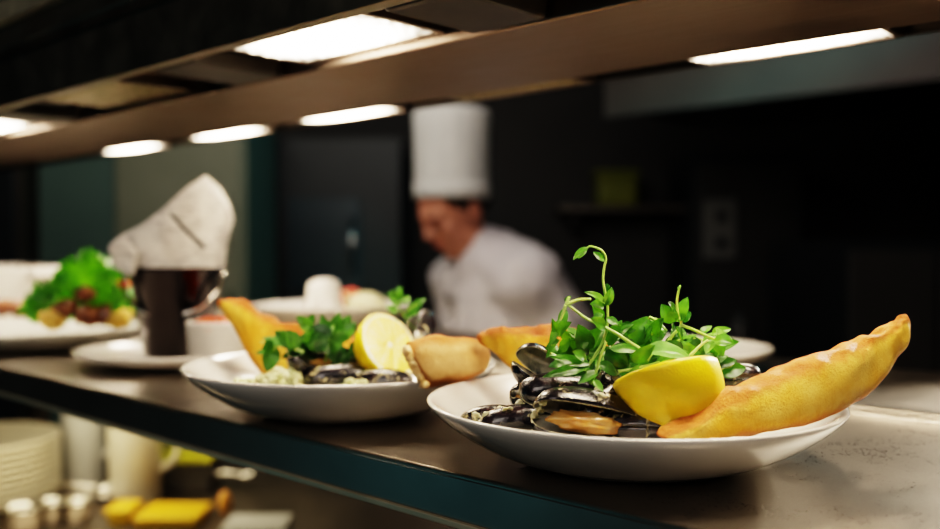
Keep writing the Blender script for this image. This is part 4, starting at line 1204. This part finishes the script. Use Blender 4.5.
# head frame: face direction bowed
HF = (FW * 0.86 + Vector((0, 0, -0.50))).normalized()
HL = Z_.cross(HF).normalized(); HU = HF.cross(HL).normalized()
def hp(f_, l_, u_): return hd + HF * f_ + HL * l_ + HU * u_
def hblob(f_, l_, u_, rf, rl, ru, n=12):
    v, f = blob_vf(Vector((0, 0, 0)), 1, 1, 1, 0, 1, n)
    return [hp(f_, l_, u_) + HF * p.x * rf + HL * p.y * rl + HU * p.z * ru for p in v], f
bodyvf += [hblob(-0.012, 0, 0.03, 0.098, 0.077, 0.092, 16), hblob(0.020, 0, -0.035, 0.070, 0.058, 0.070, 14), hblob(0.052, 0, -0.088, 0.026, 0.026, 0.020),   # skull, jaw, chin
           hblob(0.072, 0, 0.030, 0.018, 0.050, 0.016),                                           # brow ridge
           hblob(0.094, 0, -0.012, 0.022, 0.010, 0.013), hblob(0.088, 0, 0.008, 0.013, 0.009, 0.026), hblob(0.090, 0.010, -0.016, .01, .007, .007), hblob(0.090, -0.010, -0.016, .01, .007, .007),   # nose
           hblob(0.055, 0.040, -0.015, 0.022, 0.018, 0.02), hblob(0.055, -0.040, -0.015, 0.022, 0.018, 0.02),   # cheeks
           hblob(0.078, 0, -0.048, 0.012, 0.024, 0.010),                                          # mouth mound
           hblob(-0.015, 0.078, 0.002, 0.018, 0.008, 0.030), hblob(-0.015, -0.078, 0.002, 0.018, 0.008, 0.030)]    # ears
# hands: palm + five fingers each
def hand_vf(wr, fwd, side, down, s):
    out = []
    palm_end = wr + fwd * 0.085
    v, f = blob_vf(Vector((0, 0, 0)), 1, 1, 1, 0, 1, 10)
    out.append(([wr + fwd * (0.045 + p.x * 0.052) + side * p.y * 0.040 + down * (0.006 + p.z * 0.016) for p in v], f))
    for k, (o_, L) in enumerate([(-0.030, 0.070), (-0.010, 0.080), (0.010, 0.076), (0.029, 0.062)]):
        b = wr + fwd * 0.080 + side * o_ * s
        out.append(caps([(b - fwd * .02, .009), (b, .009), (b + fwd * L * .5 + down * .010, .0085), (b + fwd * L * .78 + down * .028, .008), (b + fwd * L * .86 + down * .046, .007)], [(0, 1), (1, 2), (2, 3), (3, 4)], 6))
    b = wr + fwd * 0.025 - side * 0.035 * s
    out.append(caps([(b + side * .02 * s, .011), (b, .011), (b + fwd * .030 - side * .018 * s + down * .012, .010), (b + fwd * .058 - side * .012 * s + down * .026, .008)], [(0, 1), (1, 2), (2, 3)], 6))
    return out
for w, e, s in ((wrL, elL, 1), (wrR, elR, -1)):
    fw = (w - e).normalized(); sd = fw.cross(Z_).normalized(); dn = sd.cross(fw).normalized()
    if dn.z > 0: dn = -dn
    bodyvf += hand_vf(w, fw, sd, dn, s)
remeshed('body', join(bodyvf), skin_m, chef, 0.0055, 3)
# jacket over torso and arms
jn = [(pel + Vector((0, 0, -0.10)), 0.175), (pel, 0.17), (waist, 0.165), (chest, 0.178), (sc_ + Vector((0.0, -0.01, 0.0)), 0.128), (nk + Vector((0.004, 0.0, -0.02)), 0.080),
      (shL, 0.080), ((shL + elL) / 2, 0.070), (elL, 0.062), ((elL + wrL) / 2, 0.055), (wrL - (wrL - elL).normalized() * 0.03, 0.046),
      (shR, 0.080), ((shR + elR) / 2, 0.070), (elR, 0.062), ((elR + wrR) / 2, 0.055), (wrR - (wrR - elR).normalized() * 0.03, 0.046)]
je = [(0, 1), (1, 2), (2, 3), (3, 4), (4, 5), (4, 6), (6, 7), (7, 8), (8, 9), (9, 10), (4, 11), (11, 12), (12, 13), (13, 14), (14, 15)]
jv = caps(jn, je)
jac = remeshed('jacket', jv, cloth_white, chef, 0.010, 5, 0.02)
jac['label'] = 'white chef jacket'
# collar: standing band round the neck
cpts = []
for k in range(25):
    a = 2 * PI * k / 24 * 0.93 + 0.2
    cpts.append(nk + Vector((0.012, 0.0, 0.0)) + (FW * math.cos(a) + LF * math.sin(a)) * 0.066 + Vector((0, 0, 0.002 - 0.022 * math.cos(a))))
vs = []; fs = []
for p in cpts:
    out_ = (p - nk); out_.z = 0; out_.normalize()
    vs += [p - Vector((0, 0, 0.022)) + out_ * 0.014, p + Vector((0, 0, 0.022)), p + Vector((0, 0, 0.020)) - out_ * 0.005, p - Vector((0, 0, 0.022)) - out_ * 0.0]
for k in range(24):
    for j in range(4):
        fs.append((4 * k + j, 4 * k + (j + 1) % 4, 4 * k + 4 + (j + 1) % 4, 4 * k + 4 + j))
fs += [(0, 1, 2, 3), (99, 98, 97, 96)]
mesh_obj('collar', vs, fs, cloth_white, chef)
for r_ in range(4):
    for sd in (-1, 1):
        c = chest.lerp(sc_, 1 - r_ / 3.2) + FW * 0.150 + LF * 0.05 * sd + Vector((0, 0, -0.03))
        v, f = blob_vf(c, 0.008, 0.008, 0.008, 0, 1, 8)
        mesh_obj('button', v, f, cloth_white, chef)
# trousers and shoes
tn = [(pel + Vector((0, 0, 0.02)), 0.15), (hipL, 0.105), (knL, 0.078), (anL + Vector((0, 0, .03)), 0.062), (hipR, 0.105), (knR, 0.078), (anR + Vector((0, 0, .03)), 0.062)]
remeshed('trousers', caps(tn, [(0, 1), (1, 2), (2, 3), (0, 4), (4, 5), (5, 6)]), trouser_m, chef, 0.012)
for an in (anL, anR):
    c = an + FW * 0.06; c.z = FLOOR + 0.042
    v, f = blob_vf(Vector((0, 0, 0)), 1, 1, 1, 0.05, 2, 12)
    mesh_obj('shoe', [Vector((c.x, c.y, 0)) + FW * p.x * 0.145 + LF * p.y * 0.052 + Vector((0, 0, max(FLOOR + 0.001, c.z + p.z * 0.05))) for p in v], f, black_m, chef)
# hair: cap on back and sides, sideburns
v, f = hblob(-0.022, 0, 0.035, 0.102, 0.084, 0.098, 18)
keep = [i for i, p in enumerate(v) if ((p - hd).dot(HF) < 0.045 and (p - hd).dot(HU) > -0.03 + 0.9 * max(0, (p - hd).dot(HF) + 0.02)) ]
ks = set(keep); f2 = [q for q in f if all(i in ks for i in q)]
hr = mesh_obj('hair', v, f2, hair_m, chef); hm = hr.modifiers.new('s', 'SOLIDIFY'); hm.thickness = 0.008
hr['label'] = 'short dark hair'
for s in (-1, 1):
    v, f = hblob(0.079, 0.030 * s, 0.008, 0.010, 0.013, 0.007, 10); mesh_obj('eyelid', v, f, skin_m, chef)
    v, f = hblob(0.086, 0.030 * s, 0.004, 0.006, 0.011, 0.003, 10); mesh_obj('eye', v, f, eye_m, chef)
    v, f = hblob(0.088, 0.032 * s, 0.030, 0.006, 0.019, 0.0045, 10); mesh_obj('eyebrow', v, f, hair_m, chef)
v, f = hblob(0.088, 0, -0.048, 0.006, 0.021, 0.005, 10); mesh_obj('lips', v, f, lip_m, chef)
# toque
hat_c = at(452, 196, 2.385)
ht = mesh_obj('chef_hat', *lathe_vf([(0.094, 0.0), (0.098, 0.0), (0.0985, 0.04), (0.0975, 0.10), (0.099, 0.17), (0.101, 0.215), (0.098, 0.228), (0.085, 0.232), (0.05, 0.229), (0, 0.231)], 64, hat_c - Vector((0, 0, 0.008))), hat_m, chef)
ht['label'] = 'tall straight white chef hat'
pleat = ht.data
for vtx in pleat.vertices:
    p = vtx.co + chef.location - hat_c
    a = math.atan2(p.y, p.x)
    if p.z > 0.045 and math.hypot(p.x, p.y) > 0.04:
        k = 1 + 0.012 * math.sin(a * 16)
        vtx.co.x = hat_c.x + p.x * k - chef.location.x; vtx.co.y = hat_c.y + p.y * k - chef.location.y
ht.modifiers.new('s', 'SOLIDIFY').thickness = 0.002
mesh_obj('hat_band', *lathe_vf([(0.0985, 0.0), (0.1005, 0.001), (0.101, 0.038), (0.0985, 0.04)], 64, hat_c - Vector((0, 0, 0.008))), hat_m, chef)

# ================================================================== KITCHEN BACKGROUND
def pxbox(x0, x1, y0, y1, Y, d=0.5):
    a = at(x0, y1, Y); b2 = at(x1, y0, Y)
    return xy_box(a.x, b2.x, Y, Y + d, a.z, b2.z)
def cabinet(name, label, cat, x0, x1, y0, Y, mats, doors, d=0.5, ztop=None, zbot=FLOOR, handle=True):
    a = at(x0, y0, Y); b2 = at(x1, y0, Y)
    top = ztop if ztop is not None else a.z
    t = thing(name, label, cat, Vector(((a.x + b2.x) / 2, Y + d / 2, zbot)))
    o = mesh_obj('carcass', *xy_box(a.x, b2.x, Y, Y + d, zbot, top), mats[0], t, smooth=False)
    for k, (dx0, dx1, dz0, dz1, mt) in enumerate(doors):
        xa = (dx0 - 470) / F * Y + 0.006; xb = (dx1 - 470) / F * Y - 0.006
        o = mesh_obj('door', *xy_box(xa, xb, Y - 0.022, Y, dz0, dz1), mt, t, smooth=False); bevel(o, 0.004)
        if handle:
            zz = (max(dz0, -0.9) + dz1) / 2
            c = thing_part = mesh_obj('handle', *[q for q in tube_vf([Vector((xb - 0.03, Y - 0.05, zz - 0.12)), Vector((xb - 0.03, Y - 0.05, zz + 0.12))], 0.008, smooth=False)], chrome, None)
            c.data.transform(Matrix.Translation(-t.location)); c.parent = o
    return t
cabinet('tall_fridge', 'tall steel fridge at left, one teal-tinted door and one olive door', 'fridge', 38, 246, 130, 3.3, [panel_olive],
        [(40, 118, FLOOR + 0.1, 0.62, panel_teal), (118, 244, FLOOR + 0.1, 0.62, panel_olive)], 0.5, ztop=0.65)
cabinet('dark_pillar_unit', 'narrow brown-black upright unit at the left edge, beside the fridge', 'cabinet', -20, 22, 130, 3.2, [steel_dark], [(-18, 20, FLOOR + 0.1, 0.6, panel_dark)], 0.7, ztop=0.65, handle=False)
cabinet('wall_oven', 'dark oven unit with bluish glass doors between fridge and chef', 'oven', 268, 400, 130, 3.9, [panel_dark], [(286, 362, at(300, 292, 3.9).z, at(300, 198, 3.9).z, panel_blue)], 0.55, ztop=0.6)
cabinet('range_cabinet', 'grey steel under-counter cabinet at the right edge in the dark background', 'cabinet', 838, 1000, 240, 3.0, [panel_dark], [(846, 935, FLOOR + 0.1, at(900, 250, 3.0).z, panel_grey), (938, 990, FLOOR + 0.1, at(900, 250, 3.0).z, panel_grey)], 0.7)
cabinet('tall_cupboard', 'dim tall cupboard behind the socket plate at right', 'cupboard', 690, 806, 150, 4.0, [panel_dark], [(694, 800, FLOOR + 0.1, 0.5, wall_dark)], 0.45, ztop=0.55, handle=False)
t = thing('socket_plate', 'grey double wall socket plate in the dark background at right', 'socket', at(720, 258, 3.95))
bevel(mesh_obj('plate_body', *pxbox(704, 737, 199, 259, 3.95, 0.03), socket_m, t, smooth=False), 0.006)
for yy in (216, 243):
    c = at(721, yy, 3.945)
    mesh_obj('socket_hole', *join([xy_box(c.x - .022, c.x + .022, 3.935, 3.952, c.z - .02, c.z + .02)]), black_m, t, smooth=False)
# extraction hood in the kitchen, parallel to the pass
t = thing('extraction_hood', 'grey steel kitchen extraction hood seen under the bright upper right heat lamp', 'hood', P(0.6, 2.6, CAMZ + 0.42))
hv = extrude_profile('hood_front', [(2.40, CAMZ + 0.41), (2.42, CAMZ + 0.41), (2.42, CAMZ + 0.95), (2.40, CAMZ + 0.95)], -0.6, 1.66, hood_m, t)
extrude_profile('hood_canopy', [(2.42, CAMZ + 0.43), (3.1, CAMZ + 0.43), (3.1, CAMZ + 0.95), (2.42, CAMZ + 0.95)], -0.6, 1.62, black_metal, t)
# wall shelf with yellow-green tub
t = thing('wall_shelf', 'dark steel wall shelf under the lime container', 'shelf', at(640, 206, 4.2))
bevel(mesh_obj('shelf_board', *pxbox(560, 700, 206, 211, 4.15, 0.35), steel_dark, t, smooth=False), 0.003)
for px in (575, 685):
    mesh_obj('bracket', *pxbox(px - 2, px + 2, 211, 228, 4.2, 0.3), black_metal, t, smooth=False)
lime_dim = mat_noise('lime_dim', (0.16, 0.18, 0.01), (0.20, 0.21, 0.015), 10, 0.5, 0, 0)
t = thing('storage_container', 'blurry lime-yellow container on the wall shelf right of the chef', 'container', at(618, 206, 4.25))
bevel(mesh_obj('tub_body', *pxbox(598, 638, 176, 206, 4.2, 0.15), lime_dim, t, smooth=False), 0.02, 3)
bevel(mesh_obj('lid', *pxbox(596, 640, 170, 176, 4.19, 0.17), lime_dim, t, smooth=False), 0.006, 3)
# jar on a back counter
t = thing('back_counter', 'dark counter along the back wall behind the chef', 'counter', Vector((0.9, 3.9, FLOOR)))
bevel(mesh_obj('counter_top', *xy_box(-0.2, 1.18, 3.5, 3.9, -0.33, -0.29), steel_dark, t, smooth=False), 0.003)
mesh_obj('cabinet_body', *xy_box(-0.18, 1.16, 3.53, 3.9, FLOOR, -0.33), panel_dark, t, smooth=False)
v, f = lathe_vf([(0, 0), (0.045, 0), (0.05, 0.01), (0.05, 0.12), (0.03, 0.14), (0.03, 0.16), (0, 0.162)], 32)
o = mesh_obj('steel_canister', v, f, panel_grey); o.location = Vector((1.08, 3.2+.45, -0.29)); tag(o, 'dim grey canister on the back counter at right', 'canister')

# ================================================================== LIGHT
def area(name, loc, target, size, energy, color, sy=None):
    l = bpy.data.lights.new(name, 'AREA'); l.energy = energy; l.color = color; l.size = size
    if sy: l.shape = 'RECTANGLE'; l.size_y = sy
    o = bpy.data.objects.new(name, l); COL.objects.link(o); o.location = loc
    o.rotation_euler = (Vector(target) - Vector(loc)).to_track_quat('-Z', 'Y').to_euler()
    return o
area('dining_side_fill', (-0.5, -1.1, 1.1), (0.0, 0.8, 0.0), 0.9, 16.0, (1.0, 0.88, 0.78))  # added fill from behind the camera, stands for no particular lamp
spot = bpy.data.lights.new('shelf_fill_spot', 'SPOT'); spot.energy = 150; spot.color = (1.0, 0.9, 0.74); spot.spot_size = math.radians(30); spot.spot_blend = 0.5; spot.shadow_soft_size = 0.03  # unseen spot added to brighten the right part of the shelf
so = bpy.data.objects.new('shelf_fill_spot', spot); COL.objects.link(so); so.location = (1.05, 1.30, 0.48); so.rotation_euler = (Vector((0.40, 0.56, 0)) - so.location).to_track_quat('-Z', 'Y').to_euler()
area('kitchen_ceiling_light', (-0.8, 1.75, 1.25), (-0.6, 2.9, -0.2), 0.8, 12.0, (1.0, 0.93, 0.82))
area('chef_light', (-0.2, 1.5, 0.95), (0.05, 2.4, 0.0), 0.5, 3.6, (1.0, 0.88, 0.82))
area('teal_rim_light', (0.75, 3.1, 1.2), (0.0, 2.4, 0.35), 0.3, 6.0, (0.15, 0.75, 0.95))  # unseen teal light tinting the right side of the hat, no screen modelled
sp = bpy.data.lights.new('teal_patch_spot', 'SPOT'); sp.energy = 110; sp.color = (0.04, 0.8, 0.8); sp.spot_size = math.radians(15); sp.spot_blend = 0.9; sp.shadow_soft_size = 0.1  # spot added only to lay a teal patch on the hood
sq = bpy.data.objects.new('teal_patch_spot', sp); COL.objects.link(sq); sq.location = (1.30, 1.85, 0.85); sq.rotation_euler = (at(752, 88, 2.55) - sq.location).to_track_quat('-Z', 'Y').to_euler()
area('teal_edge_fill', (-1.7, 0.35, -0.25), (0.0, 0.6, 0.0), 0.6, 0.45, (0.2, 0.8, 0.95))  # unseen teal source added for the shelf's front face to reflect
area('under_shelf_fill', tuple(P(1.62, 0.85, -0.05)), tuple(P(1.62, 0.95, -0.4)), 0.25, 3.6, (1.0, 0.84, 0.55), 0.7)  # added fill that lifts the crockery below the shelf
w = bpy.data.worlds.new('World'); scn.world = w; w.use_nodes = True
w.node_tree.nodes['Background'].inputs[0].default_value = (0.55, 0.62, 0.7, 1); w.node_tree.nodes['Background'].inputs[1].default_value = 0.012

# ================================================================== CAMERA
cam = bpy.data.cameras.new('camera'); co = bpy.data.objects.new('camera', cam); COL.objects.link(co)
cam.lens = 35.0; cam.sensor_width = 36.0; cam.sensor_fit = 'HORIZONTAL'
co.location = (0, 0, CAMZ); co.rotation_euler = (PI / 2 - PITCH, 0, 0)
cam.clip_start = 0.02; cam.clip_end = 50
cam.dof.use_dof = True; cam.dof.focus_distance = 0.525; cam.dof.aperture_fstop = 3.4; cam.dof.aperture_blades = 9
scn.camera = co
scn.view_settings.view_transform = 'Filmic'
scn.view_settings.look = 'High Contrast'
scn.view_settings.exposure = 0.0
scn.cycles.use_denoising = True
scn.cycles.max_bounces = 8
scn.cycles.sample_clamp_indirect = 8
